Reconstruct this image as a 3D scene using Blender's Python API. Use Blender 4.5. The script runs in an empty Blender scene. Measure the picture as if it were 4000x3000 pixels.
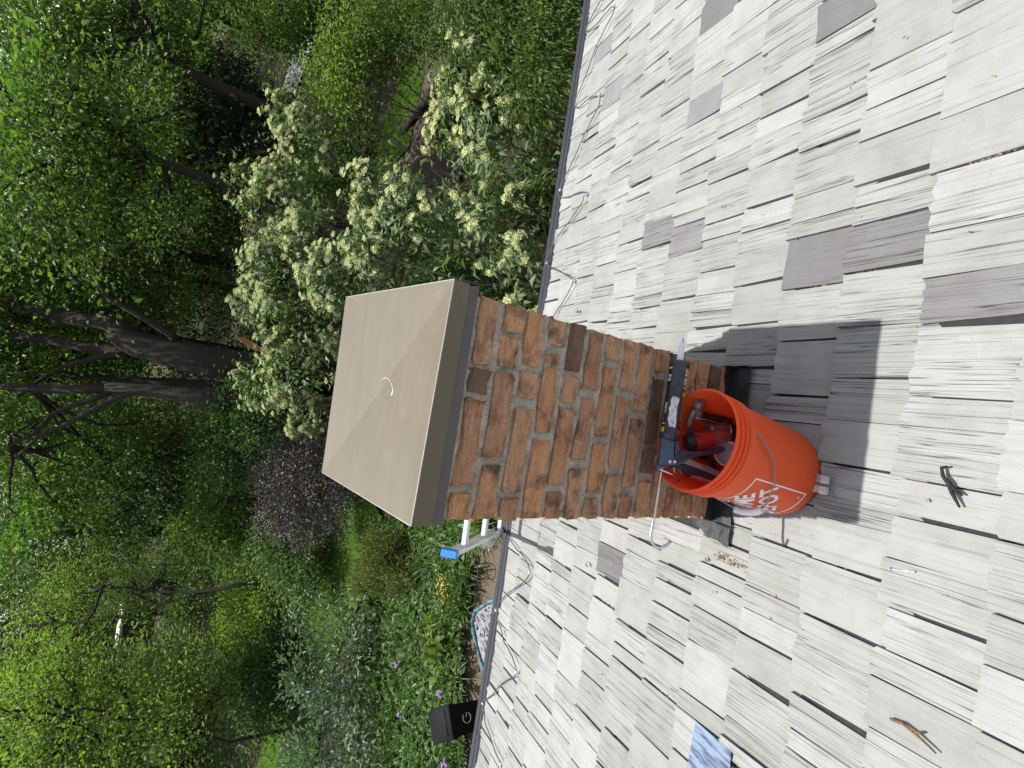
import bpy, math, random
import numpy as np
from mathutils import Vector, Matrix

D = bpy.data
SC = bpy.context.scene
COL = SC.collection

# ------------------------------------------------------------------ camera
F_PX = 2105.28
CAM = np.array([0.015178, -0.990973, 0.635198])
_yaw, _pit, _rol = 0.05318853, -0.65231, 0.18320
_fw = np.array([math.sin(_yaw) * math.cos(_pit), math.cos(_yaw) * math.cos(_pit), math.sin(_pit)])
_r = np.cross(_fw, [0, 0, 1.0]); _r /= np.linalg.norm(_r)
_u = np.cross(_r, _fw)
RGT = _r * math.cos(_rol) + _u * math.sin(_rol)
UPV = -_r * math.sin(_rol) + _u * math.cos(_rol)

cam_data = D.cameras.new("camera")
cam_data.sensor_fit = 'HORIZONTAL'
cam_data.sensor_width = 36.0
cam_data.lens = 36.0 * F_PX / 4000.0
cam_data.clip_start = 0.02
cam_data.clip_end = 900
cam = D.objects.new("camera", cam_data)
COL.objects.link(cam)
cx, cy, cz = -UPV, RGT, -_fw          # the photograph lies on its side
cam.matrix_world = Matrix(((cx[0], cy[0], cz[0], CAM[0]), (cx[1], cy[1], cz[1], CAM[1]),
                           (cx[2], cy[2], cz[2], CAM[2]), (0, 0, 0, 1)))
SC.camera = cam

# ------------------------------------------------------------------ sky, sun, exposure
SUN_EL, SUN_AZ = math.radians(64.5), math.radians(-14.0)   # azimuth from +Y towards +X
world = D.worlds.new("World"); SC.world = world; world.use_nodes = True
wn = world.node_tree.nodes; wl = world.node_tree.links
sky = wn.new('ShaderNodeTexSky'); sky.sky_type = 'NISHITA'; sky.sun_disc = False
sky.sun_elevation = SUN_EL; sky.sun_rotation = SUN_AZ
sky.air_density = 1.0; sky.dust_density = 1.2; sky.ozone_density = 1.0
_hs = wn.new('ShaderNodeHueSaturation'); _hs.inputs['Saturation'].default_value = 0.45
wl.new(sky.outputs[0], _hs.inputs['Color']); wl.new(_hs.outputs[0], wn['Background'].inputs[0])
wn['Background'].inputs[1].default_value = 0.15
sd = D.lights.new("sun", 'SUN'); sd.energy = 4.6; sd.angle = math.radians(0.53); sd.color = (1.0, 0.978, 0.945)
sun = D.objects.new("sun", sd); COL.objects.link(sun)
to_sun = Vector((math.sin(SUN_AZ) * math.cos(SUN_EL), math.cos(SUN_AZ) * math.cos(SUN_EL), math.sin(SUN_EL)))
sun.rotation_euler = to_sun.to_track_quat('Z', 'Y').to_euler()
sun.location = (0, 6, 20)
SC.view_settings.view_transform = 'Standard'
SC.view_settings.look = 'None'
SC.view_settings.exposure = 0.68
SC.view_settings.gamma = 1.0
SC.view_settings.use_curve_mapping = False
SC.cycles.max_bounces = 7
SC.cycles.transparent_max_bounces = 8
SC.cycles.sample_clamp_indirect = 4.0
SC.cycles.use_denoising = True

# ------------------------------------------------------------------ measuring helpers
def at(x, y, depth):
    """World point seen at photograph position (x, y) whose depth along the view axis is given in metres."""
    return CAM + depth * (_fw + (2000.0 - x) / F_PX * UPV + (1500.0 - y) / F_PX * RGT)

TH = math.radians(16.5); CT, ST = math.cos(TH), math.sin(TH); TT = math.tan(TH)
ZB = -1.048
EAVE_Y = 1.605
GZ = -5.1
NRM = np.array([0, ST, CT])
def roof_pt(X, Y, off=0.0):
    return np.array([X, Y, ZB - Y * TT]) + NRM * off
def in_view(P, m=0.06):
    d = np.asarray(P) - CAM; z = d @ _fw
    if z < 0.05: return False
    a = F_PX * (d @ RGT) / z; b = F_PX * (d @ UPV) / z
    return abs(b) < 2000 * (1 + m) and abs(a) < 1500 * (1 + m)

# ------------------------------------------------------------------ object helpers
WM = {}
def I4(): return Matrix.Identity(4)
def put(o, M, parent=None):
    COL.objects.link(o)
    WM[o.name] = M.copy()
    if parent is not None:
        o.parent = parent
        o.matrix_parent_inverse = WM[parent.name].inverted()
    o.matrix_basis = M
    return o
def tag(o, label=None, cat=None, group=None, kind=None):
    if label: o['label'] = label
    if cat: o['category'] = cat
    if group: o['group'] = group
    if kind: o['kind'] = kind
    return o
def thing(name, label, cat, loc, group=None, M=None):
    o = D.objects.new(name, None); o.empty_display_size = 0.1
    put(o, M if M is not None else Matrix.Translation(Vector(loc)))
    return tag(o, label, cat, group)
def np_mesh(name, V, Fc, mat=None, smooth=False):
    """Fc: (n,3) or (n,4) integer array, or a list of mixed polygons."""
    me = D.meshes.new(name)
    V = np.asarray(V, dtype=np.float32)
    if isinstance(Fc, np.ndarray):
        n, k = Fc.shape
        me.vertices.add(len(V)); me.vertices.foreach_set('co', V.ravel())
        me.loops.add(n * k); me.loops.foreach_set('vertex_index', Fc.astype(np.int32).ravel())
        me.polygons.add(n)
        me.polygons.foreach_set('loop_start', np.arange(0, n * k, k, dtype=np.int32))
        me.polygons.foreach_set('loop_total', np.full(n, k, dtype=np.int32))
        me.update(calc_edges=True)
    else:
        me.from_pydata([tuple(map(float, v)) for v in V], [], [tuple(f) for f in Fc]); me.update()
    if smooth:
        me.polygons.foreach_set('use_smooth', np.ones(len(me.polygons), dtype=bool))
    if mat: me.materials.append(mat)
    return me
def obj(name, me, parent=None, M=None):
    return put(D.objects.new(name, me), M if M is not None else I4(), parent)
def copy_part(src, M, parent):
    o = src.copy(); COL.objects.link(o); WM[o.name] = M.copy()
    o.parent = parent; o.matrix_parent_inverse = WM[parent.name].inverted(); o.matrix_basis = M
    return o
def copy_thing(root, M, label=None):
    """A copy of a thing with copies of its parts; the meshes are shared."""
    r = root.copy(); COL.objects.link(r); r.matrix_basis = M; WM[r.name] = M.copy()
    if label: r['label'] = label
    for ch in root.children:
        c = ch.copy(); COL.objects.link(c); c.parent = r
        for g in ch.children:
            d = g.copy(); COL.objects.link(d); d.parent = c
    return r
def nz(v):
    v = np.asarray(v, float); return v / (np.linalg.norm(v) + 1e-12)

class MB:
    def __init__(s): s.v = []; s.f = []
    def add(s, V, Fc):
        o = len(s.v); s.v += [tuple(map(float, p)) for p in V]; s.f += [tuple(int(i) + o for i in f) for f in Fc]; return s
    def box(s, c, h, ax=None):
        """c centre, h half sizes, ax optional 3 axis rows"""
        A = np.eye(3) if ax is None else np.array(ax, float)
        V = [np.array(c) + sx * h[0] * A[0] + sy * h[1] * A[1] + sz * h[2] * A[2] for sx in (-1, 1) for sy in (-1, 1) for sz in (-1, 1)]
        return s.add(V, [(0, 1, 3, 2), (4, 6, 7, 5), (0, 4, 5, 1), (2, 3, 7, 6), (0, 2, 6, 4), (1, 5, 7, 3)])
    def tube(s, pts, rad, n=8, cap=True, flat=None):
        pts = [np.array(p, float) for p in pts]; m = len(pts)
        if not hasattr(rad, '__len__'): rad = [rad] * m
        T = [nz(pts[min(i + 1, m - 1)] - pts[max(i - 1, 0)]) for i in range(m)]
        up = np.array([0, 0, 1.0]) if abs(T[0][2]) < 0.9 else np.array([1.0, 0, 0])
        a = nz(np.cross(T[0], up)); V = []
        for i in range(m):
            a = nz(a - T[i] * (a @ T[i])); b = np.cross(T[i], a)
            for k in range(n):
                t = 2 * math.pi * k / n
                V.append(pts[i] + rad[i] * (math.cos(t) * a + math.sin(t) * b * (flat or 1)))
        Fc = [(i * n + k, i * n + (k + 1) % n, (i + 1) * n + (k + 1) % n, (i + 1) * n + k) for i in range(m - 1) for k in range(n)]
        if cap: Fc += [tuple(range(n - 1, -1, -1)), tuple((m - 1) * n + k for k in range(n))]
        return s.add(V, Fc)
    def lathe(s, p0, p1, prof, n=24, cap=True):
        """prof: list of (t along p0->p1 in metres, radius)"""
        p0 = np.array(p0, float); ax = nz(np.array(p1, float) - p0)
        up = np.array([0, 0, 1.0]) if abs(ax[2]) < 0.9 else np.array([1.0, 0, 0])
        a = nz(np.cross(ax, up)); b = np.cross(ax, a); V = []
        for t, r in prof:
            for k in range(n):
                q = 2 * math.pi * k / n; V.append(p0 + ax * t + r * (math.cos(q) * a + math.sin(q) * b))
        m = len(prof)
        Fc = [(i * n + k, i * n + (k + 1) % n, (i + 1) * n + (k + 1) % n, (i + 1) * n + k) for i in range(m - 1) for k in range(n)]
        if cap: Fc += [tuple(range(n - 1, -1, -1)), tuple((m - 1) * n + k for k in range(n))]
        return s.add(V, Fc)
    def plate(s, poly, thick):
        """solid plate: closed outline of 3D points, thickened away from the first point's side along the plane normal"""
        P = np.array(poly, float); n = np.zeros(3)
        for i in range(len(P)): n += np.cross(P[i], P[(i + 1) % len(P)])
        n = nz(n) * thick * 0.5; k = len(P)
        V = np.concatenate([P + n, P - n])
        Fc = [tuple(range(k)), tuple(range(2 * k - 1, k - 1, -1))] + [(i, i + k, (i + 1) % k + k, (i + 1) % k) for i in range(k)]
        return s.add(V, Fc)
    def build(s, name, mat, parent=None, M=None, smooth=False, auto=None):
        me = np_mesh(name, s.v, s.f, mat, smooth)
        if auto is not None and smooth:
            try: me.set_sharp_from_angle(angle=math.radians(auto))
            except Exception: pass
        return obj(name, me, parent, M)

# ------------------------------------------------------------------ materials
class NT:
    def __init__(s, name):
        s.m = D.materials.new(name); s.m.use_nodes = True
        s.n = s.m.node_tree.nodes; s.l = s.m.node_tree.links
        s.b = s.n['Principled BSDF']
    def new(s, t, **kw):
        n = s.n.new(t)
        for k, v in kw.items(): setattr(n, k, v)
        return n
    def link(s, a, b): s.l.new(a, b)
    def noise(s, vec, scale, detail=4, rough=0.6):
        n = s.new('ShaderNodeTexNoise'); n.inputs['Scale'].default_value = scale
        n.inputs['Detail'].default_value = detail; n.inputs['Roughness'].default_value = rough
        if vec is not None: s.link(vec, n.inputs['Vector'])
        return n.outputs['Fac']
    def ramp(s, fac, stops):
        r = s.new('ShaderNodeValToRGB'); e = r.color_ramp.elements
        while len(e) < len(stops): e.new(0.5)
        for i, (p, c) in enumerate(stops):
            e[i].position = p; e[i].color = (c[0], c[1], c[2], 1) if hasattr(c, '__len__') else (c, c, c, 1)
        s.link(fac, r.inputs[0]); return r.outputs[0]
    def mix(s, fac, a, b, mode='MIX'):
        m = s.new('ShaderNodeMix', data_type='RGBA', blend_type=mode)
        for k, v in ((0, fac), (6, a), (7, b)):
            if hasattr(v, 'is_linked'): s.link(v, m.inputs[k])
            elif k == 0: m.inputs[0].default_value = v
            else: m.inputs[k].default_value = (v[0], v[1], v[2], 1)
        return m.outputs[2]
    def math(s, op, a, b=0.0):
        m = s.new('ShaderNodeMath', operation=op)
        for i, v in enumerate((a, b)):
            if hasattr(v, 'is_linked'): s.link(v, m.inputs[i])
            else: m.inputs[i].default_value = v
        return m.outputs[0]
    def vec(s, v, scale=(1, 1, 1), loc=(0, 0, 0), rot=(0, 0, 0)):
        m = s.new('ShaderNodeMapping'); s.link(v, m.inputs[0])
        m.inputs['Scale'].default_value = scale; m.inputs['Location'].default_value = loc; m.inputs['Rotation'].default_value = rot
        return m.outputs[0]
    def coord(s, k='Object'): return s.new('ShaderNodeTexCoord').outputs[k]
    def pos(s): return s.new('ShaderNodeNewGeometry').outputs['Position']
    def island(s): return s.new('ShaderNodeNewGeometry').outputs['Random Per Island']
    def orand(s): return s.new('ShaderNodeObjectInfo').outputs['Random']
    def bump(s, h, strength=0.5, dist=0.01):
        b = s.new('ShaderNodeBump'); b.inputs['Strength'].default_value = strength; b.inputs['Distance'].default_value = dist
        s.link(h, b.inputs['Height']); s.link(b.outputs[0], s.b.inputs['Normal']); return b
    def set(s, col=None, rough=0.6, metal=0.0, spec=0.5):
        if col is not None:
            if hasattr(col, 'is_linked'): s.link(col, s.b.inputs['Base Color'])
            else: s.b.inputs['Base Color'].default_value = (col[0], col[1], col[2], 1)
        if hasattr(rough, 'is_linked'): s.link(rough, s.b.inputs['Roughness'])
        else: s.b.inputs['Roughness'].default_value = rough
        s.b.inputs['Metallic'].default_value = metal
        s.b.inputs['Specular IOR Level'].default_value = spec
        return s

def simple(name, col, rough=0.5, metal=0.0, spec=0.5, var=0.12, scale=30, bump=0.0):
    t = NT(name); c = t.coord()
    f = t.noise(c, scale, 4)
    d = [max(0, x * (1 - var)) for x in col]; l = [min(1, x * (1 + var)) for x in col]
    t.set(t.ramp(f, [(0.3, d), (0.7, l)]), t.ramp(t.noise(c, scale * 2), [(0.3, max(0.02, rough - 0.08)), (0.7, min(1, rough + 0.08))]), metal, spec)
    if bump: t.bump(t.noise(c, scale * 4, 5), bump, 0.004)
    return t.m

def shake_mat(name, lo, hi, streak=1.0):
    t = NT(name); p = t.pos()
    rnd = t.math('FRACT', t.math('ADD', t.orand(), t.island()))
    off = t.new('ShaderNodeCombineXYZ'); t.link(t.math('MULTIPLY', rnd, 37.0), off.inputs[0]); t.link(t.math('MULTIPLY', rnd, 11.0), off.inputs[1])
    va = t.new('ShaderNodeVectorMath', operation='ADD'); t.link(p, va.inputs[0]); t.link(off.outputs[0], va.inputs[1])
    v = va.outputs[0]
    grain = t.noise(t.vec(v, (210, 3.2, 3.2)), 1.0, 6, 0.65)
    grain2 = t.noise(t.vec(v, (70, 2.2, 2.2)), 1.0, 4, 0.6)
    blot = t.noise(v, 9, 4); fine = t.noise(v, 420, 3, 0.7)
    base = t.mix(rnd, lo, hi)
    sm = t.math('GREATER_THAN', t.math('FRACT', t.math('MULTIPLY', rnd, 7.31)), 0.45)   # split-faced or sawn
    dark = t.ramp(grain, [(0.28, 0.66), (0.36, 0.88), (0.46, 0.98), (0.80, 1.05)])
    dark2 = t.ramp(grain2, [(0.25, 0.78), (0.5, 1.0)])
    st = t.mix(0.85 * streak, (1, 1, 1), dark); st = t.mix(1.0, st, t.mix(0.55 * streak, (1, 1, 1), dark2), 'MULTIPLY')
    st_soft = t.mix(0.42, (1, 1, 1), dark)
    c = t.mix(1.0, base, t.mix(sm, st_soft, st), 'MULTIPLY')
    c = t.mix(1.0, c, t.ramp(blot, [(0.25, (0.84, 0.83, 0.80)), (0.55, (1, 1, 1)), (0.8, (1.06, 1.07, 1.09))]), 'MULTIPLY')
    c = t.mix(1.0, c, t.ramp(fine, [(0.25, 0.86), (0.6, 1.04)]), 'MULTIPLY')
    crk = t.math('ABSOLUTE', t.math('SUBTRACT', t.noise(t.vec(v, (52, .7, .7)), 1.0, 3, 0.55), 0.5))
    c = t.mix(1.0, c, t.mix(t.mix(sm, (.30, .30, .30), (1, 1, 1)), (1, 1, 1), t.ramp(crk, [(0.003, (0.26, 0.25, 0.24)), (0.010, (1, 1, 1))])), 'MULTIPLY')
    crk2 = t.math('ABSOLUTE', t.math('SUBTRACT', t.noise(t.vec(v, (110, .9, .9)), 1.0, 2, 0.5), 0.56))
    c = t.mix(1.0, c, t.mix(t.mix(sm, (.15, .15, .15), (.9, .9, .9)), (1, 1, 1), t.ramp(crk2, [(0.004, (0.55, 0.54, 0.53)), (0.014, (1, 1, 1))])), 'MULTIPLY')
    spots = t.noise(v, 60, 2, 0.5)
    c = t.mix(t.ramp(spots, [(0.72, 0.0), (0.78, 0.5)]), c, (0.16, 0.15, 0.13))
    t.set(c, 0.82, 0, 0.25)
    h = t.math('ADD', t.math('MULTIPLY', grain, 0.8), t.math('MULTIPLY', fine, 0.25))
    t.bump(h, 0.55, 0.003)
    return t.m

def leaf_mat(name, dark, light, trans=0.45, rough=0.42, tcol=None, spec=0.5):
    """thin leaf: reflects, transmits light; every leaf its own tint"""
    t = NT(name)
    r = t.island(); r2 = t.math('FRACT', t.math('MULTIPLY', r, 17.3))
    mid = tuple((a + b) / 2 for a, b in zip(dark, light))
    big = t.noise(t.pos(), 0.9, 3)
    col = t.ramp(t.math('ADD', t.math('MULTIPLY', r, 0.65), t.math('MULTIPLY', big, 0.4)), [(0.1, dark), (0.5, mid), (0.95, light)])
    t.set(col, rough, 0, spec)
    tr = t.new('ShaderNodeBsdfTranslucent')
    tc = tcol or (1.14, 1.42, 0.55)
    t.link(t.mix(1.0, col, tc, 'MULTIPLY'), tr.inputs['Color'])
    mx = t.new('ShaderNodeMixShader'); mx.inputs[0].default_value = trans
    t.link(t.b.outputs[0], mx.inputs[1]); t.link(tr.outputs[0], mx.inputs[2])
    t.link(mx.outputs[0], t.n['Material Output'].inputs['Surface'])
    return t.m

def bark_mat(name, a, b):
    t = NT(name); c = t.pos()
    g = t.noise(t.vec(c, (9, 9, 1.6)), 2.2, 6, 0.7); f = t.noise(c, 40, 4)
    t.set(t.mix(0.5, t.ramp(g, [(0.3, a), (0.7, b)]), t.ramp(f, [(0.3, a), (0.7, b)])), 0.9, 0, 0.2)
    t.bump(g, 0.9, 0.03); return t.m

M_SHAKE = shake_mat("weathered_shake", (0.226, 0.229, 0.211), (0.286, 0.289, 0.272))
M_SHAKE_DARK = shake_mat("purple_grey_shake", (0.118, 0.113, 0.114), (0.195, 0.188, 0.187), 1.0)
M_DECK = simple("felt_and_joint_shade", (0.022, 0.020, 0.019), 0.95, var=0.3, scale=60)  # felt of the deck; its dark colour also stands in for joint shade
M_GUARD = None
def brick_mat(name="rustic_brick", tone=1.0):
    t = NT(name); p = t.pos(); r = t.orand()
    off = t.new('ShaderNodeCombineXYZ'); t.link(t.math('MULTIPLY', r, 23.0), off.inputs[0]); t.link(t.math('MULTIPLY', r, 5.0), off.inputs[2])
    va = t.new('ShaderNodeVectorMath', operation='ADD'); t.link(p, va.inputs[0]); t.link(off.outputs[0], va.inputs[1]); v = va.outputs[0]
    base = t.ramp(r, [(0.0, (0.46, 0.245, 0.15)), (0.3, (0.62, 0.31, 0.15)), (0.6, (0.66, 0.36, 0.185)), (1.0, (0.54, 0.29, 0.17))])
    sc = t.noise(t.vec(v, (10, 10, 55)), 1.0, 6, 0.7)        # drag marks along the length
    bl = t.noise(v, 13, 5, 0.62); fi = t.noise(v, 130, 5, 0.7); pit = t.noise(v, 300, 3)
    c = t.mix(1.0, base, t.ramp(sc, [(0.3, (0.62, 0.58, 0.56)), (0.5, (1, 1, 1)), (0.75, (1.18, 1.15, 1.1))]), 'MULTIPLY')
    c = t.mix(t.ramp(bl, [(0.50, 0.0), (0.68, 0.92)]), c, (0.085, 0.062, 0.052))     # fired dark patches
    c = t.mix(t.ramp(t.math('MULTIPLY', sc, fi), [(0.29, 0.0), (0.40, 0.7)]), c, (0.62, 0.50, 0.38))     # pale bloom
    c = t.mix(1.0, c, t.ramp(pit, [(0.3, 0.72), (0.55, 1.08)]), 'MULTIPLY')
    if tone < 1: c = t.mix(0.72, c, (0.085, 0.062, 0.052))
    t.set(c, 0.9, 0, 0.2)
    t.bump(t.math('ADD', t.math('MULTIPLY', sc, 0.7), t.math('ADD', fi, t.math('MULTIPLY', pit, 0.6))), 1.0, 0.008)
    return t.m
M_BRICK = brick_mat(); M_BRICK_DARK = brick_mat("sooty_brick", .5)
def mortar_mat():
    t = NT("mortar"); p = t.pos()
    a = t.noise(p, 25, 5); b = t.noise(p, 220, 4, 0.7)
    c = t.ramp(a, [(0.3, (0.22, 0.19, 0.15)), (0.48, (0.44, 0.39, 0.32)), (0.75, (0.60, 0.55, 0.46))])
    t.set(t.mix(1.0, c, t.ramp(b, [(0.3, 0.6), (0.6, 1.1)]), 'MULTIPLY'), 0.95, 0, 0.15)
    t.bump(t.math('ADD', a, b), 1.0, 0.006); return t.m
M_MORTAR = mortar_mat()
def cap_mat():
    t = NT("tan_coated_metal"); p = t.pos()
    s1 = t.noise(t.vec(p, (2, 14, 2)), 1.5, 4); s2 = t.noise(p, 14, 6, 0.7); s3 = t.noise(p, 5, 3)
    c = t.ramp(s3, [(0.3, (0.113, 0.090, 0.055)), (0.7, (0.125, 0.100, 0.062))])
    c = t.mix(t.ramp(s2, [(0.60, 0.0), (0.78, 0.30)]), c, (0.22, 0.20, 0.16))
    sc2 = t.noise(t.vec(p, (30, 120, 30), rot=(0, 0, .5)), 1.0, 5, 0.7); msk = t.noise(p, 7, 2)
    c = t.mix(t.math('MULTIPLY', t.ramp(sc2, [(0.62, 0.0), (0.72, 0.55)]), t.ramp(msk, [(0.50, 0.0), (0.62, 1.0)])), c, (0.30, 0.28, 0.235))
    st = t.noise(t.vec(p, (3, 9, 3)), 1.0, 3)
    c = t.mix(1.0, c, t.ramp(st, [(0.3, 0.93), (0.7, 1.06)]), 'MULTIPLY')
    t.set(c, t.ramp(s1, [(0.3, 0.34), (0.7, 0.44)]), 0.0, 0.45)
    t.bump(s3, 0.12, 0.01); return t.m
M_CAP = cap_mat()
M_MEMB = simple("black_membrane", (0.022, 0.022, 0.023), 0.55, var=0.5, scale=25, bump=0.9)
M_WALL = simple("painted_siding", (0.42, 0.39, 0.33), 0.7)
M_GUTTER = simple("dark_gutter_metal", (0.028, 0.031, 0.040), 0.45, 0.0)
M_CABLE = simple("cable_jacket", (0.06, 0.06, 0.065), 0.5)
M_CLIP = simple("bright_clip", (0.72, 0.72, 0.70), 0.35, 0.6)
def bucket_mat():
    t = NT("orange_plastic"); p = t.coord()
    a = t.noise(p, 8, 4); b = t.noise(t.vec(p, (20, 20, 3)), 3, 5, 0.7)
    c = t.ramp(a, [(0.3, (0.90, 0.135, 0.036)), (0.7, (0.94, 0.165, 0.048))])
    c = t.mix(t.ramp(b, [(0.55, 0.0), (0.75, 0.28)]), c, (0.72, 0.36, 0.24))
    du = t.noise(p, 26, 6, 0.75); c = t.mix(t.ramp(du, [(0.60, 0.0), (0.75, 0.4)]), c, (0.45, 0.16, 0.09))
    t.set(c, 0.42, 0, 0.4)
    t.b.inputs['Subsurface Weight'].default_value = 0.0
    tr = t.new('ShaderNodeBsdfTranslucent'); t.link(t.mix(1.0, c, (1.0, 0.8, 0.7), 'MULTIPLY'), tr.inputs['Color'])
    mx = t.new('ShaderNodeMixShader'); mx.inputs[0].default_value = 0.38
    t.link(t.b.outputs[0], mx.inputs[1]); t.link(tr.outputs[0], mx.inputs[2]); t.link(mx.outputs[0], t.n['Material Output'].inputs['Surface'])
    return t.m
M_BUCKET = bucket_mat()
M_PRINT = simple("white_print", (0.80, 0.72, 0.70), 0.5, var=0.04)
M_WIRE = simple("bail_wire", (0.25, 0.24, 0.23), 0.42, 0.8)
M_GRIP = simple("pale_grip_plastic", (0.70, 0.68, 0.68), 0.5, var=0.1, scale=60)
M_GUN = simple("slate_blue_gun_metal", (0.060, 0.090, 0.130), 0.42, 0.25, var=0.25, scale=40, bump=0.15)
M_GUND = simple("dark_grip_plastic", (0.028, 0.040, 0.062), 0.5, var=0.15)
M_CRADLE = simple("charcoal_barrel", (0.045, 0.047, 0.055), 0.42, 0.2, var=0.35, scale=50, bump=0.25)
M_STEEL = simple("zinc_rod", (0.62, 0.62, 0.64), 0.22, 1.0, var=0.05)
M_TUBEBLK = simple("black_tube_print", (0.008, 0.008, 0.010), 0.35)
M_YEL = simple("yellow_print", (0.70, 0.50, 0.03), 0.4, var=0.05)
M_ORG = simple("orange_print", (0.62, 0.13, 0.03), 0.4, var=0.05)
M_WHT = simple("white_plastic", (0.72, 0.73, 0.76), 0.4, var=0.05)
def smear_mat():
    t = NT("smeared_sealant"); p = t.coord(); a = t.noise(p, 90, 5, 0.7)
    t.set(t.ramp(a, [(0.40, (0.72, 0.70, 0.72)), (0.58, (0.60, 0.58, 0.60)), (0.66, (0.10, 0.09, 0.10))]), 0.6); t.bump(a, 0.7, 0.004); return t.m
M_SMEAR = smear_mat()
M_RED = simple("red_tool_plastic", (0.46, 0.035, 0.035), 0.42, var=0.2, scale=40)
M_BLK = simple("black_tool_plastic", (0.022, 0.022, 0.024), 0.5, var=0.3)
M_ALU = simple("cast_tool_metal", (0.42, 0.40, 0.40), 0.38, 0.85, var=0.25, scale=60, bump=0.2)
M_DSTEEL = simple("dark_steel", (0.26, 0.245, 0.24), 0.42, 0.6, var=0.3, scale=40)
M_BRK = simple("galvanised_bracket", (0.52, 0.52, 0.51), 0.42, 0.6, var=0.3, scale=70, bump=0.3)
def sheet_mat():
    t = NT("bare_metal_sheet"); p = t.pos(); a = t.noise(t.vec(p, (42, 7, 7)), 1.0, 4, 0.6)
    t.set(t.ramp(a, [(0.36, (0.155, 0.215, 0.30)), (0.50, (0.13, 0.185, 0.265)), (0.60, (0.045, 0.05, 0.075))]), 0.5, 0.0, 0.4); return t.m  # reflected sky is painted in as the blue of the base colour
M_SHEET = sheet_mat()
M_LADDER = simple("aluminium", (0.70, 0.71, 0.70), 0.38, 0.35, var=0.1, scale=50)
M_BLUE = simple("blue_end_cap", (0.03, 0.20, 0.75), 0.35, var=0.1)
M_BIN = simple("black_bin_plastic", (0.005, 0.005, 0.006), 0.7, spec=0.12, var=0.2, bump=0.1)
M_TEAL = simple("teal_edging", (0.060, 0.145, 0.155), 0.95, var=0.8, scale=14, bump=0.6)
M_GRAVEL = simple("grey_gravel", (0.20, 0.195, 0.20), 0.9, var=0.55, scale=14, bump=1.0)
M_FILM = None
def film_mat():
    t = NT("milky_plastic_film"); t.set((0.78, 0.80, 0.82), 0.25)
    tr = t.new('ShaderNodeBsdfTransparent'); mx = t.new('ShaderNodeMixShader'); mx.inputs[0].default_value = 0.66
    t.link(t.b.outputs[0], mx.inputs[1]); t.link(tr.outputs[0], mx.inputs[2]); t.link(mx.outputs[0], t.n['Material Output'].inputs['Surface']); return t.m
M_FILM = film_mat()
M_IRON = simple("rusty_wire", (0.035, 0.028, 0.024), 0.7, 0.3, var=0.4)
M_TWIG = bark_mat("charred_twig", (0.018, 0.015, 0.014), (0.045, 0.038, 0.034))
M_TWIG2 = bark_mat("brown_twig", (0.10, 0.062, 0.035), (0.22, 0.14, 0.075))
M_BARK = bark_mat("dark_bark", (0.016, 0.013, 0.010), (0.050, 0.041, 0.033))
M_STEM = bark_mat("grey_brown_stem", (0.05, 0.04, 0.03), (0.16, 0.13, 0.10))
M_DEADTWIG = bark_mat("dead_grey_twig", (0.13, 0.115, 0.10), (0.30, 0.27, 0.24))
M_L_VIB = leaf_mat("viburnum_leaf", (0.048, 0.086, 0.030), (0.180, 0.240, 0.098), 0.36, 0.46, None, .3)
M_FLOWER = leaf_mat("cream_floret", (0.38, 0.41, 0.155), (0.62, 0.64, 0.33), 0.22, 0.7, (1, 1, 0.8), 0.2)
M_L_TREE = leaf_mat("tree_leaf", (0.026, 0.054, 0.012), (0.138, 0.208, 0.050), 0.50, 0.45, None, 0.2)
M_L_LIME = leaf_mat("lime_leaf", (0.044, 0.080, 0.014), (0.205, 0.270, 0.062), 0.52, 0.45, None, 0.2)
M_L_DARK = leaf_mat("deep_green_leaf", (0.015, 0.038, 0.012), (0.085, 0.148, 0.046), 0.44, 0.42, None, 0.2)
M_L_YEW = leaf_mat("conifer_spray", (0.036, 0.074, 0.018), (0.140, 0.210, 0.054), 0.28, 0.6, None, 0.2)
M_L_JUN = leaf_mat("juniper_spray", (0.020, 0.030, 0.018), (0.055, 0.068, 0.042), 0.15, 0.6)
M_L_GOLD = leaf_mat("golden_cypress_spray", (0.065, 0.085, 0.012), (0.155, 0.170, 0.030), 0.3, 0.6)
M_L_BARB = leaf_mat("burgundy_leaf", (0.030, 0.028, 0.025), (0.110, 0.088, 0.084), 0.15, 0.5, (1.2, 0.9, 0.8), .3)
M_L_SILV = leaf_mat("silver_leaf", (0.032, 0.070, 0.034), (0.190, 0.255, 0.175), 0.28, 0.42, None, .3)
M_L_STRAP = leaf_mat("strap_leaf", (0.036, 0.086, 0.015), (0.165, 0.255, 0.062), 0.40, 0.42, None, 0.3)
M_L_BED = leaf_mat("bed_leaf", (0.026, 0.066, 0.016), (0.140, 0.220, 0.068), 0.40, 0.45, None, 0.25)
M_GRASS = leaf_mat("grass_blade", (0.055, 0.115, 0.010), (0.130, 0.220, 0.022), 0.4, 0.5)
M_PETAL_Y = leaf_mat("yellow_petal", (0.62, 0.42, 0.01), (0.80, 0.60, 0.02), 0.3, 0.5, (1, 1, 0.6))
M_PETAL_P = leaf_mat("purple_petal", (0.20, 0.06, 0.36), (0.36, 0.16, 0.55), 0.3, 0.5, (1, 1, 1))
M_LITTER = leaf_mat("dry_leaf", (0.06, 0.038, 0.022), (0.30, 0.205, 0.125), 0.15, 0.7, (1, 0.9, 0.7))
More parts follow.
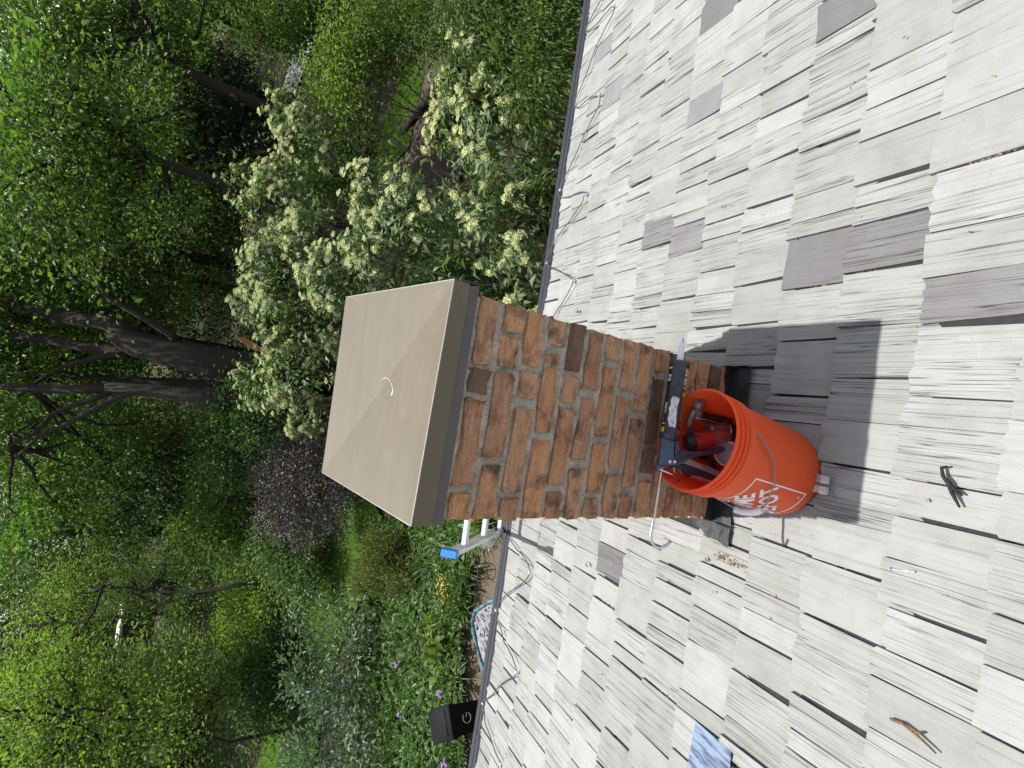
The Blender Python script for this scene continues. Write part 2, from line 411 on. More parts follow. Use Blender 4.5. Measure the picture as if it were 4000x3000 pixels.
def ground_mat(name, a, b, c, s=1.0):
    t = NT(name); p = t.pos()
    n1 = t.noise(p, 0.5 * s, 5); n2 = t.noise(p, 9 * s, 5, 0.7); n3 = t.noise(p, 45 * s, 3, 0.7)
    col = t.mix(t.ramp(n1, [(0.35, 0.0), (0.65, 1.0)]), t.ramp(n2, [(0.3, a), (0.7, b)]), t.ramp(n2, [(0.3, b), (0.7, c)]))
    col = t.mix(1.0, col, t.ramp(n3, [(0.25, 0.55), (0.65, 1.15)]), 'MULTIPLY')
    t.set(col, 0.95, 0, 0.15); t.bump(t.math('ADD', n2, n3), 0.8, 0.03); return t.m
M_SOIL = ground_mat("woodland_soil", (0.030, 0.024, 0.017), (0.060, 0.050, 0.030), (0.040, 0.052, 0.018))
M_LAWN = ground_mat("lawn_soil", (0.045, 0.085, 0.012), (0.085, 0.150, 0.018), (0.060, 0.120, 0.014))
M_PATH = ground_mat("tan_earth", (0.085, 0.064, 0.043), (0.20, 0.155, 0.108), (0.14, 0.108, 0.076), 2.0)
M_MULCH = ground_mat("brown_mulch", (0.055, 0.040, 0.032), (0.125, 0.092, 0.074), (0.095, 0.072, 0.058), 2.0)
M_DRIVE = ground_mat("pale_concrete", (0.42, 0.41, 0.40), (0.56, 0.55, 0.53), (0.50, 0.49, 0.47))
M_STONE = ground_mat("brown_stone", (0.13, 0.10, 0.075), (0.27, 0.22, 0.165), (0.22, 0.18, 0.14), 1.5)
M_SHED = simple("dark_stained_wood", (0.045, 0.034, 0.028), 0.8, var=0.3)
M_PALE = simple("pale_trim", (0.50, 0.46, 0.38), 0.7)
M_ORPL = simple("orange_board_paint", (0.62, 0.25, 0.09), 0.7)
def guard_mat():
    t = NT("micro_mesh_guard"); p = t.pos()
    w = t.new('ShaderNodeTexChecker'); w.inputs['Scale'].default_value = 240; t.link(p, w.inputs['Vector'])
    w.inputs['Color1'].default_value = (0.010, 0.011, 0.015, 1); w.inputs['Color2'].default_value = (0.034, 0.036, 0.045, 1)
    t.set(w.outputs['Color'], 0.5, 0.1, 0.4); return t.m
M_GUARD = guard_mat()

# ------------------------------------------------------------------ ground, garden surfaces
def sheet(name, pts, z, mat, label=None, kind='structure', jit=0.0, rng=None):
    P = np.array([(p[0], p[1], z) for p in pts], float)
    return tag(obj(name, np_mesh(name, P, [tuple(range(len(P)))], mat)), kind=kind)
gx = np.concatenate([[-400, -150, -70], np.linspace(-40, 40, 41), [70, 150, 400]])
gy = np.concatenate([[-400, -100], np.linspace(-20, 80, 51), [120, 200, 400]])
GX, GY = np.meshgrid(gx, gy)
rise = np.clip((GY - 30) / 60, 0, 1) ** 2 * 2.5
GZZ = GZ + rise + np.where((GY > 10), 0.05 * np.sin(GX * 0.7) * np.cos(GY * 0.5), 0) - 0.02
V = np.stack([GX.ravel(), GY.ravel(), GZZ.ravel()], 1)
nx, ny = len(gx), len(gy)
ii = (np.arange(ny - 1)[:, None] * nx + np.arange(nx - 1)[None]).ravel()
Q = np.stack([ii, ii + 1, ii + nx + 1, ii + nx], 1)
tag(obj("ground", np_mesh("ground", V, Q, M_SOIL, True)), kind='structure')
LAWN1 = [(-3.0, 10.6), (-4.8, 10.9), (-6.4, 11.7), (-8.0, 12.2), (-12.5, 12.0), (-13, 16.5), (-8.5, 15.6), (-6.6, 15.4), (-4.8, 16.0), (-2.6, 16.4), (-1.8, 13)]
LAWN2 = [(7.0, 15.2), (9.2, 13.6), (8.6, 12.3), (6.5, 12.5), (6.1, 14.0)]
sheet("lawn", LAWN1, GZ + 0.05, M_LAWN)
sheet("side_lawn", LAWN2, GZ + 0.054, M_LAWN)
sheet("mulch_bed", [(4.6, 9.5), (9.5, 8.6), (10.5, 12.8), (8.75, 12.25), (6.4, 12.45), (6.0, 14.6), (4.6, 15.2)], GZ + 0.046, M_MULCH)
sheet("garden_path", [(-14, 0.0), (6, 0.0), (6, 3.5), (-1.2, 6.9), (-2.4, 7.2), (-3.0, 6.75), (-3.4, 6.6), (-4.1, 6.9), (-5.0, 6.4), (-6.2, 5.9), (-14, 5.2)], GZ + 0.042, M_PATH)
sheet("driveway", [(13.6, 27.4), (15.2, 25.4), (17.4, 26.8), (17.2, 29.6), (15.2, 30.4)], GZ + 0.06, M_DRIVE)

# ------------------------------------------------------------------ house: roof of shakes, gutter, walls
house = thing("house", "low house seen from its roof of weathered grey wood shakes with dark screened gutter", "house", (0, EAVE_Y - 0.4, GZ))
HX0, HX1, RIDGE_Y = -8.0, 8.0, -4.6
rz = lambda Y: ZB - Y * TT
mb = MB()
o = 0.012
e0, r0 = EAVE_Y - 0.02, RIDGE_Y
V = [(HX0, e0, rz(e0) - o), (HX1, e0, rz(e0) - o), (HX1, r0, rz(r0) - o), (HX0, r0, rz(r0) - o)]
V += [(HX0, 2 * r0 - e0, rz(e0) - o), (HX1, 2 * r0 - e0, rz(e0) - o)]
V += [(x, y, z - 0.05) for x, y, z in V]
roof = MB().add(V, [(0, 1, 2, 3), (3, 2, 5, 4), (6, 9, 8, 7), (9, 10, 11, 8), (0, 6, 7, 1), (4, 5, 11, 10), (0, 3, 9, 6), (3, 4, 10, 9), (1, 7, 8, 2), (2, 8, 11, 5)]).build("roof", M_DECK, house)
MB().box((0, RIDGE_Y, (GZ - 1.62) / 2), (7.6, 5.75, (-1.62 - GZ) / 2)).build("wall", M_WALL, house)
MB().box((0, EAVE_Y - 0.035, rz(EAVE_Y) - 0.10), (8.0, 0.012, 0.085)).build("fascia", M_GUTTER, house)
gz = rz(EAVE_Y) - 0.004
gut = MB()
gp = [(EAVE_Y - 0.02, gz - 0.015), (EAVE_Y - 0.02, gz - 0.11), (EAVE_Y + 0.06, gz - 0.11), (EAVE_Y + 0.10, gz - 0.05), (EAVE_Y + 0.10, gz - 0.018), (EAVE_Y + 0.088, gz - 0.018), (EAVE_Y + 0.088, gz - 0.05), (EAVE_Y + 0.055, gz - 0.10), (EAVE_Y - 0.012, gz - 0.10), (EAVE_Y - 0.012, gz - 0.015)]
k = len(gp)
gut.add([(HX0, a, b) for a, b in gp] + [(HX1, a, b) for a, b in gp], [(i, (i + 1) % k, (i + 1) % k + k, i + k) for i in range(k)] + [tuple(range(k - 1, -1, -1)), tuple(range(k, 2 * k))])
gutter = gut.build("gutter", M_GUTTER, house)
gg = MB()
prof = [(EAVE_Y - 0.03, 0.010), (EAVE_Y + 0.012, 0.002), (EAVE_Y + 0.018, 0.006), (EAVE_Y + 0.024, 0.0), (EAVE_Y + 0.052, -0.005), (EAVE_Y + 0.058, -0.001), (EAVE_Y + 0.064, -0.007), (EAVE_Y + 0.096, -0.014), (EAVE_Y + 0.106, -0.016), (EAVE_Y + 0.106, -0.024)]
xs = np.linspace(HX0, HX1, 9)
for i in range(8):
    gg.add([(x, a, gz + b) for x in (xs[i], xs[i + 1] - 0.003) for a, b in prof], [(j, j + 1, len(prof) + j + 1, len(prof) + j) for j in range(len(prof) - 1)])
gg.build("gutter_guard", M_GUARD, gutter)

# shakes
rng = np.random.default_rng(11)
EXPO, SL = 0.205, 0.315
def shake_mesh(seed, rough):
    r = np.random.default_rng(seed); n = 7 if rough else 3
    xs = np.linspace(0, 1, n + 1); xs[1:-1] += r.uniform(-.3, .3, n - 1) / n
    t = r.uniform(.85, 1.2)
    hb = (r.normal(0, .0026, n + 1) if rough else r.normal(0, .0006, n + 1)) + .0095 + .0145 * t
    ht = hb * 0 + .0045 + r.normal(0, .0006, n + 1)
    yb = r.normal(0, .004 if rough else .002, n + 1) + np.linspace(0, r.normal(0, .004), n + 1)
    hm = (hb * .45 + ht * .55) + (r.normal(0, .0012, n + 1) if rough else 0)
    V = []
    for j in range(n + 1):
        V += [(xs[j] - .5, yb[j], .0095), (xs[j] - .5, yb[j] + .0015, hb[j]), (xs[j] - .5, SL * .5, hm[j]), (xs[j] - .5, SL, ht[j])]
    Fc = []
    for j in range(n):
        a, b = 4 * j, 4 * (j + 1)
        Fc += [(a, b, b + 1, a + 1), (a + 1, b + 1, b + 2, a + 2), (a + 2, b + 2, b + 3, a + 3)]
    # sides: bottom rim along the slope
    m = len(V); V += [(-.5, SL, -.004), (.5, SL, -.004)]
    e = 4 * n
    Fc += [(0, 1, 2, 3, m), (e, m + 1, e + 3, e + 2, e + 1)]
    return V, Fc
VARS = [(shake_mesh(100 + i, i % 2 == 0)) for i in range(20)]
MESH_L = [np_mesh("shingle", v, f, M_SHAKE) for v, f in VARS]
MESH_D = [np_mesh("shingle", v, f, M_SHAKE_DARK) for v, f in VARS]
DARK = [(1.299, .352), (1.797, 1.127), (.753, .358), (.847, .559), (1.801, .412), (2.216, 1.299), (1.321, -.25), (.534, -.47), (.457, -.654), (.526, -.251), (-.584, .549)]
EX, EY, EN = np.array([-1., 0, 0]), np.array([0, -CT, ST]), NRM
def shake_matrix(X, s, w, rot, lift):
    Y = EAVE_Y - s * CT
    P = np.array([X, Y, rz(Y)]) - NRM * 0.010 + NRM * lift
    c, sn = math.cos(rot), math.sin(rot)
    ax, ay = c * EX + sn * EY, -sn * EX + c * EY
    ax = ax * w
    return Matrix(((ax[0], ay[0], EN[0], P[0]), (ax[1], ay[1], EN[1], P[1]), (ax[2], ay[2], EN[2], P[2]), (0, 0, 0, 1)))
rows = []
for kc in range(0, 28):
    s = kc * EXPO - 0.004 + (0.030 if kc == 0 else 0)
    X = HX0 + rng.uniform(0, .1)
    while X < HX1:
        w = float(np.clip(rng.gamma(4.6, .0205), .045, .215))
        g = float(np.clip(rng.exponential(.0036) + .0018, .0018, .012))
        if rng.random() < .05: g = rng.uniform(.009, .014)
        xc = X + w / 2
        sj = s + rng.normal(0, .0065)
        Yb = EAVE_Y - s * CT
        Yt = Yb - EXPO * CT
        inside = (-0.25 < xc < 0.245) and Yb < 0.54 and Yt > 0.0
        if not inside:
            dark = any(abs(dx - xc) < w / 2 + .002 and Yt < dy <= Yb for dx, dy in DARK)
            if dark and w < .1: w = .125; xc = X + w / 2
            mid = np.array([xc, (Yb + Yt) / 2, rz((Yb + Yt) / 2)])
            dist = np.linalg.norm(mid - CAM)
            rows.append((dist if in_view(mid, .10) else 50 + dist, xc, sj, w, rng.normal(0, .015), rng.uniform(-.001, .002), dark, int(rng.integers(20))))
        X += w + g
rows.sort(key=lambda r: r[0])
JOINT_SHADE = []
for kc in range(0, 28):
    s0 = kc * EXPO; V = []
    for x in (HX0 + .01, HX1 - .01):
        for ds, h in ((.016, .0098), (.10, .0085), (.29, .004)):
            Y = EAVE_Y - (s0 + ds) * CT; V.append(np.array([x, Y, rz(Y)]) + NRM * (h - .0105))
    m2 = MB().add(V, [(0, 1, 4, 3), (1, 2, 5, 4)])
    m2.build("joint_shade_strip", M_DECK, roof)  # added dark strip, its colour stands in for shade in the open joints
for r in rows[:300]:
    obj("shingle", (MESH_D if r[6] else MESH_L)[r[7]], roof, shake_matrix(r[1], r[2], r[3], r[4], r[5]))
for nm, flag, mat in (("shingle_field", False, M_SHAKE), ("dark_shingle_field", True, M_SHAKE_DARK)):
    m2 = MB()
    for r in rows[300:]:
        if r[6] != flag: continue
        Mx = np.array(shake_matrix(r[1], r[2], r[3], r[4], r[5])); v, f = VARS[r[7]]
        vv = np.array(v) @ Mx[:3, :3].T + Mx[:3, 3]
        m2.add(vv, f)
    if m2.v: tag(m2.build(nm, mat, roof), kind='stuff')

# ------------------------------------------------------------------ chimney
CW, CD = 0.25, 0.55
chim = thing("chimney", "square brown brick chimney under a flat tan metal cap, standing through the shake roof", "chimney", (0, CD / 2, rz(CD / 2)))
MB().box((0, CD / 2, -0.66), (CW - .006, CD / 2 - .006, .672)).build("mortar_core", M_MORTAR, chim)
BP, BH = 0.0698, 0.0618
FR = [(68, 1415, [(68, 485), (500, 660), (680, 1220), (1240, 1415)]),
      (110, 1425, [(110, 285), (305, 500), (520, 1055), (1080, 1425)]),
      (150, 1425, [(150, 495), (520, 690), (740, 1258), (1283, 1425)]),
      (190, 1412, [(190, 365), (400, 895), (925, 1412)]),
      (243, 1415, [(243, 540), (555, 725), (740, 1215), (1245, 1415)]),
      (275, 1410, [(275, 650), (680, 1075), (1105, 1410)]),
      (303, 1408, [(303, 465), (490, 920), (950, 1255), (1275, 1408)]),
      (352, 1403, [(352, 660), (685, 1110), (1135, 1403)]),
      (380, 1400, [(380, 780), (810, 1220), (1258, 1400)]),
      (403, 1396, [(403, 545), (570, 970), (985, 1140), (1170, 1396)]),
      (0, 1000, [(0, 150), (170, 620), (650, 1000)]),
      (0, 1000, [(0, 330), (355, 790), (815, 1000)]),
      (0, 1000, [(0, 210), (235, 640), (665, 820), (845, 1000)]),
      (0, 1000, [(0, 420), (445, 600), (625, 1000)]),
      (0, 1000, [(0, 180), (205, 560), (585, 1000)]),
      (0, 1000, [(0, 400), (425, 820), (845, 1000)])]
SOOTY = {(0, 1), (9, 1), (9, 2), (10, 0), (10, 1), (4, 0), (11, 1), (12, 1), (13, 0), (14, 1)}
brng = np.random.default_rng(5)
def brick(x0, x1, y0, y1, z1, nrm, mat=None):
    """rough brick filling the box; nrm: the outward face direction (0 -y, 1 +y, 2 -x, 3 +x)"""
    z0 = z1 - BH + brng.uniform(-.002, .002)
    c = np.array([(x0 + x1) / 2, (y0 + y1) / 2, (z0 + z1) / 2]); h = np.array([(x1 - x0) / 2, (y1 - y0) / 2, (z1 - z0) / 2])
    nxs = [-1, -.86, -.2, .35, .86, 1] if nrm < 2 else [-1, 1]
    nys = [-1, 1] if nrm < 2 else [-1, -.86, 0, .86, 1]
    nzs = [-1, -.62, .62, 1]
    idx = {}; Vv = []
    def vid(i, j, k):
        if (i, j, k) not in idx:
            u = np.array([nxs[i], nys[j], nzs[k]], float)
            q = c + u * h
            e = sum((abs(u[0]) > .99, abs(u[1]) > .99, abs(u[2]) > .99))
            if e >= 2: q = q - u * brng.uniform(.002, .0065) * (np.abs(u) > .99)
            q = q + brng.normal(0, .0019, 3)
            idx[(i, j, k)] = len(Vv); Vv.append(q)
        return idx[(i, j, k)]
    A, B, Cn = len(nxs), len(nys), len(nzs); Fc = []
    for i in range(A - 1):
        for k in range(Cn - 1):
            Fc += [(vid(i, 0, k), vid(i + 1, 0, k), vid(i + 1, 0, k + 1), vid(i, 0, k + 1)), (vid(i, B - 1, k), vid(i, B - 1, k + 1), vid(i + 1, B - 1, k + 1), vid(i + 1, B - 1, k))]
    for j in range(B - 1):
        for k in range(Cn - 1):
            Fc += [(vid(0, j, k), vid(0, j, k + 1), vid(0, j + 1, k + 1), vid(0, j + 1, k)), (vid(A - 1, j, k), vid(A - 1, j + 1, k), vid(A - 1, j + 1, k + 1), vid(A - 1, j, k + 1))]
    for i in range(A - 1):
        for j in range(B - 1):
            Fc += [(vid(i, j, 0), vid(i, j + 1, 0), vid(i + 1, j + 1, 0), vid(i + 1, j, 0)), (vid(i, j, Cn - 1), vid(i + 1, j, Cn - 1), vid(i + 1, j + 1, Cn - 1), vid(i, j + 1, Cn - 1))]
    pr = brng.uniform(0, .005)
    off = [(0, -pr, 0), (0, pr, 0), (-pr, 0, 0), (pr, 0, 0)][nrm]
    Vv = np.array(Vv) + np.array(off) - c
    obj("brick", np_mesh("brick", Vv, Fc, mat or M_BRICK), chim, Matrix.Translation(Vector(c)))
for ci, (a, b, spans) in enumerate(FR):
    z1 = -ci * BP
    for (p, q) in spans:
        xr, xl = CW - (p - a) / (b - a) * 2 * CW, CW - (q - a) / (b - a) * 2 * CW
        brick(xl, xr, 0, .092, z1, 0, M_BRICK_DARK if (ci, spans.index((p, q))) in SOOTY else None)
for ci in range(18):
    z1 = -ci * BP
    for side in (2, 3):
        x0, x1 = (-CW, -CW + .092) if side == 2 else (CW - .092, CW)
        y = .104 + (0 if ci % 2 else -.0)
        first = True
        while y < CD - .02:
            L = brng.choice([.19, .09, .19, .15]) if not (first and ci % 2) else .09
            y1 = min(y + L, CD)
            if CD - y1 < .05: y1 = CD
            if z1 > rz(y) - .02: brick(x0, x1, y, y1, z1, side)
            y = y1 + .011; first = False
    x = -CW + .104
    if ci < 17:
        while x < CW - .104:
            x1 = min(x + brng.choice([.19, .10]), CW - .104)
            if CW - .104 - x1 < .05: x1 = CW - .104
            brick(x, x1, CD - .092, CD, z1, 1); x = x1 + .011
# cap: shallow cross-broken top with hemmed skirt
xl, xr, yf, yb2, zt = -CW - .0055, CW + .0112, -.0113, CD + .0243, .0815
capm = MB()
A_, B_, C_, D_ = (xr, yb2, zt + .010), (xl, yb2, zt - .004), (xl, yf, zt + .006), (xr, yf, zt - .004)
cen = ((xl + xr) / 2, (yf + yb2) / 2, zt - .010)
capm.add([A_, B_, C_, D_, cen], [(3, 4, 2), (2, 4, 1), (1, 4, 0), (0, 4, 3)])
r2 = [(x, y, zt - .044) for x, y, _ in (A_, B_, C_, D_)]
capm.add([A_, B_, C_, D_] + r2, [(0, 1, 5, 4), (1, 2, 6, 5), (2, 3, 7, 6), (3, 0, 4, 7)])
cap = capm.build("metal_cap", M_CAP, chim)
hm = MB(); q = .0035
r3 = [(xr - q, yb2 - q), (xl + q, yb2 - q), (xl + q, yf + q), (xr - q, yf + q)]
r4 = [(xr + .001, yb2 + .001), (xl - .001, yb2 + .001), (xl - .001, yf - .001), (xr + .001, yf - .001)]
hm.add([(x, y, zt - .040) for x, y in r3] + [(x, y, zt - .046) for x, y in r3] + [(x, y, zt - .068) for x, y in r4] + [(x, y, zt - .068) for x, y in r3],
       [(i + 4 * l, (i + 1) % 4 + 4 * l, (i + 1) % 4 + 4 * l + 4, i + 4 * l + 4) for l in range(3) for i in range(4)])
hm.build("cap_hem", simple("dark_hem_metal", (0.085, 0.072, 0.066), 0.45), cap)
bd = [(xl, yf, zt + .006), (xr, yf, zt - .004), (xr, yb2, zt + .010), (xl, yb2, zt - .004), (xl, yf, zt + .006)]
MB().tube([np.array(v) for v in bd], .0011, 6).build("edge_highlight", simple("edge_highlight_metal", (0.55, 0.53, 0.48), 0.3, 0.3), cap)  # added pale bead, paints a bright highlight along the cap edge
sm = [(0.035, .27), (.04, .255), (.038, .235), (.028, .215), (.012, .2), (0.0, .203)]
MB().tube([(x, y, zt - .007) for x, y in sm], [.0004, .0007, .0005, .0005, .0008, .0016], 5).build("sealant_smear", M_WHT, cap)
# flashing
ap = MB(); n = 10
xs = np.linspace(-CW - .003, CW + .006, n + 1); V = []; fr = np.random.default_rng(3)
for x in xs:
    V += [tuple(np.array([x, -.002, rz(-.002) + .055 + fr.normal(0, .004)])), tuple(roof_pt(x, -.012, .020 + fr.normal(0, .002))), tuple(roof_pt(x, -.05, .019 + fr.normal(0, .003))), tuple(roof_pt(x + fr.normal(0, .003), -.088 + fr.normal(0, .003), .017))]
ap.add(V, [(4 * i + j, 4 * i + j + 1, 4 * i + j + 5, 4 * i + j + 4) for i in range(n) for j in range(3)])
ap.build("apron_flashing", M_MEMB, chim)
sf = MB(); V = []; ys = np.linspace(-.09, .10, 9)
for i, y in enumerate(ys):
    w = .052 * (1 - max(0, i - 4) / 4.4)
    V += [tuple(np.array([-CW - .006, y, rz(y) + .030 + fr.normal(0, .003)])), tuple(roof_pt(-CW - .012, y, .021)), tuple(roof_pt(-CW - .012 - w * .5, y, .021 + fr.normal(0, .003))), tuple(roof_pt(-CW - .012 - w + fr.normal(0, .003), y, .018))]
sf.add(V, [(4 * i + j, 4 * i + j + 4, 4 * i + j + 5, 4 * i + j + 1) for i in range(8) for j in range(3)])
sf.build("side_flashing", M_MEMB, chim)
sf = MB(); V = []; ys = np.linspace(-.085, .03, 6)
for i, y in enumerate(ys):
    V += [tuple(np.array([CW + .006, y, rz(y) + .055 + fr.normal(0, .005)])), tuple(roof_pt(CW + .008, y, .021)), tuple(roof_pt(CW + .012 + fr.normal(0, .003), y, .018))]
sf.add(V, [(3 * i + j, 3 * i + j + 1, 3 * i + j + 4, 3 * i + j + 3) for i in range(5) for j in range(2)])
sf.build("side_flashing", M_MEMB, chim)

# ------------------------------------------------------------------ bucket
KB = 0.945
b_ax = nz([.1746, .2417, 1.0]); b_ex = nz(np.array([1., 0, 0]) - b_ax * b_ax[0]); b_ey = np.cross(b_ax, b_ex)
BH_, BRT, BRB = .368 * KB, .1505 * KB, .131 * KB
b_c = np.array([.0036, -.155, -.640]) - b_ax * BH_ + np.array([0, 0, .004])
BM = Matrix(((b_ex[0], b_ey[0], b_ax[0], b_c[0]), (b_ex[1], b_ey[1], b_ax[1], b_c[1]), (b_ex[2], b_ey[2], b_ax[2], b_c[2]), (0, 0, 0, 1)))
bucket = thing("bucket", "orange plastic bucket of tools leaning against the chimney with white printed logo", "bucket", None, M=BM)
rr = lambda z: BRB + (BRT - .0075 - BRB) * z / BH_
H = BH_
prof = [(0, BRB - .012), (0.0, BRB - .004), (.004, BRB), (.03, rr(.03)), (H * .5, rr(H * .5)), (H - .072, rr(H - .072)), (H - .071, rr(H) + .0045), (H - .048, rr(H) + .0055), (H - .046, rr(H) + .001),
        (H - .038, rr(H) + .001), (H - .037, rr(H) + .0062), (H - .033, rr(H) + .0062), (H - .032, rr(H) + .001), (H - .022, rr(H) + .001), (H - .021, rr(H) + .0068), (H - .017, rr(H) + .0068), (H - .016, rr(H) + .0015),
        (H - .009, rr(H) + .002), (H - .006, BRT - .001), (H - .002, BRT), (H, BRT - .0015), (H, BRT - .006), (H - .004, BRT - .008), (H * .5, rr(H * .5) - .0028), (.03, rr(.03) - .0028), (.006, BRB - .006), (.005, .001)]
MB().lathe((0, 0, 0), (0, 0, 1), prof, 72, cap=False).build("bucket_body", M_BUCKET, bucket, BM, smooth=True, auto=35)
def cyl(phi, z, off): r = rr(z) + off; return np.array([r * math.cos(phi), r * math.sin(phi), z])
rad = math.radians
for ph in (-68.8, 111.2):
    e = MB(); P = cyl(rad(ph), H - .060, .008); rd = nz([P[0], P[1], 0])
    e.lathe(P - rd * .006, P + rd, [(0, .013), (.006, .012), (.009, .008)], 16)
    e.build("bail_ear", M_BUCKET, bucket, BM, smooth=True, auto=40)
bz = [(0, .2816, .012), (10, .243, .010), (21, .207, .008), (44, .173, .010), (70, .140, .013), (88, .122, .016), (92, .121, .016), (110, .138, .014), (136, .172, .010), (159, .207, .008), (170, .243, .010), (180, .2816, .012)]
bail = MB().tube([cyl(rad(-68.8 - d), z, off) for d, z, off in bz], .0021, 8).build("bail", M_WIRE, bucket, BM, smooth=True)
g0, g1 = 80, 112
MB().tube([cyl(rad(-68.8 - d), z, .017) for d, z in ((g0, .129), (g0 + 8, .124), (g0 + 16, .1245), (g0 + 24, .131), (g1, .141))], [.0085, .0095, .0095, .0095, .0085], 12).build("grip", M_GRIP, bail, BM, smooth=True, auto=50)
# printed logo on the side, wrapped round the wall
PC, ZC, SQ = rad(-158), .132, .196
def wrap(u, v, off=.0009):
    z = ZC + v; return cyl(PC + u / rr(z), z, off)
lg = MB()
def strip(p, q, w, n=14):
    p, q = np.array(p), np.array(q); d = nz(q - p); nn = np.array([-d[1], d[0]]) * w / 2
    V = []
    for i in range(n + 1):
        c = p + (q - p) * i / n
        V += [wrap(*(c + nn)), wrap(*(c - nn))]
    lg.add(V, [(2 * i, 2 * i + 1, 2 * i + 3, 2 * i + 2) for i in range(n)])
hs = SQ / 2
for p, q in (((-hs, hs), (hs, hs)), ((hs, hs), (hs, -hs)), ((hs, -hs), (-hs, -hs)), ((-hs, -hs), (-hs, hs))): strip(p, q, .0042)
logo = lg.build("logo_frame", M_PRINT, bucket, BM)
def text_mesh(txt, width, height, bold=.0):
    cu = D.curves.new("lettering", 'FONT'); cu.body = txt; cu.align_x = 'CENTER'; cu.align_y = 'CENTER'; cu.resolution_u = 3; cu.offset = bold
    ob = D.objects.new("lettering", cu); COL.objects.link(ob)
    dg = bpy.context.evaluated_depsgraph_get(); me = D.meshes.new_from_object(ob.evaluated_get(dg))
    co = np.array([v.co[:] for v in me.vertices]); fs = [tuple(p.vertices) for p in me.polygons]
    D.objects.remove(ob); D.meshes.remove(me); D.curves.remove(cu)
    mn, mx = co.min(0), co.max(0); co = (co - (mn + mx) / 2)
    co[:, 0] *= width / (mx[0] - mn[0]); co[:, 1] *= height / (mx[1] - mn[1])
    return co, fs
tx = MB()
c45 = math.sqrt(.5)
for txt, w_, h_, along, up in (("THE", .085, .030, 0.0, .078), ("HOME", .170, .052, 0.0, .028), ("DEPOT", .178, .052, 0.0, -.034)):
    co, fs = text_mesh(txt, w_, h_, .028)
    u = (co[:, 0] + along) * c45 - (co[:, 1] + up) * c45; v = (co[:, 0] + along) * c45 + (co[:, 1] + up) * c45
    tx.add([wrap(a, b, .0012) for a, b in zip(u, v)], fs)
tx.build("logo_lettering", M_PRINT, bucket, BM)
co, fs = text_mesh("®", .009, .009, .0)
MB().add([wrap(a + .082, b - .082, .0012) for a, b in co[:, :2]], fs).build("logo_mark", M_PRINT, bucket, BM)

# ------------------------------------------------------------------ caulking gun with its tube
def P12(x, y, d): return at(2500 + x * .3617, 1400 + y * .3617, d)
gtip, gfr, grear, gbe, ghk = at(2668, 1322, 1.528), at(2655, 1414, 1.515), at(2614, 1712, 1.490), at(2585, 1832, 1.475), at(2540, 2105, 1.445)
gun = thing("caulking_gun", "slate blue caulking gun lying across the bucket rim with hooked steel rod", "caulking gun", grear)
gax = nz(gfr - grear); glen = np.linalg.norm(gfr - grear)
toc = nz(CAM - (gfr + grear) / 2); side = nz(np.cross(gax, toc)); toc = np.cross(side, gax)
if side @ (at(2700, 1560, 1.5) - at(2600, 1560, 1.5)) < 0: side = -side     # side: towards the bucket
def rnd(c, a, r): return c + r * (math.cos(a) * side + math.sin(a) * toc)
cr = MB()
aa = np.linspace(rad(42), rad(128), 9)
V = [rnd(grear + gax * (t * (glen - .012)), a, .0272) for t in (0, 1) for a in aa] + [rnd(grear + gax * (t * (glen - .012)), a, .0258) for t in (0, 1) for a in aa]
m = len(aa)
cr.add(V, [(i, i + 1, m + i + 1, m + i) for i in range(m - 1)] + [(2 * m + i, 3 * m + i, 3 * m + i + 1, 2 * m + i + 1) for i in range(m - 1)] + [(0, m, 3 * m, 2 * m), (m - 1, 3 * m - 1, 4 * m - 1, 2 * m - 1)])
cr.build("barrel_cradle", M_CRADLE, gun, smooth=True, auto=40)
MB().lathe(gfr - gax * .014, gfr, [(0, .0275), (.0, .0285), (.012, .0285), (.0155, .026), (.0155, .008)], 32, cap=False).build("front_cap", M_CRADLE, gun, smooth=True, auto=35)
MB().lathe(grear - gax * .004, gfr, [(0, .006), (0, .0285), (.016, .0285), (.017, .0268)], 32, cap=False).build("rear_collar", M_CRADLE, gun, smooth=True, auto=35)
MB().plate([P12(360, 900, 1.478), P12(352, 1160, 1.466), P12(192, 1150, 1.470), P12(228, 866, 1.482)], .024).build("gun_body", M_GUN, gun)
MB().plate([P12(365, 890, 1.480), P12(405, 900, 1.482), P12(420, 1040, 1.478), P12(390, 1110, 1.474), P12(330, 1110, 1.470), P12(366, 1050, 1.476), P12(372, 950, 1.479)], .012).build("trigger_mount", M_GUN, gun)
trg = MB().plate([P12(300, 1120, 1.462), P12(322, 1085, 1.463), P12(420, 1040, 1.468), P12(470, 990, 1.474), P12(540, 1010, 1.482), P12(700, 1000, 1.498), P12(800, 985, 1.508), P12(880, 950, 1.516), P12(905, 985, 1.518), P12(830, 1030, 1.511), P12(640, 1050, 1.492), P12(530, 1075, 1.481), P12(450, 1130, 1.470), P12(390, 1160, 1.464), P12(325, 1155, 1.462)], .014).build("trigger", M_GUN, gun)
for c in ((325, 1116), (376, 1118)):
    P = P12(c[0], c[1], 1.4575); MB().lathe(P - toc * .001, P + toc, [(0, .0055), (.002, .0052), (.0035, .003)], 14).build("rivet", M_STEEL, trg, smooth=True)
MB().plate([P12(352, 1150, 1.472), P12(470, 1140, 1.476), P12(560, 1165, 1.484), P12(700, 1215, 1.500), P12(815, 1270, 1.516), P12(818, 1305, 1.518), P12(760, 1312, 1.512), P12(620, 1265, 1.494), P12(540, 1245, 1.485), P12(510, 1275, 1.483), P12(492, 1260, 1.480), P12(460, 1210, 1.476), P12(420, 1185, 1.474), P12(300, 1160, 1.470)], .022).build("grip_handle", M_GUND, gun)
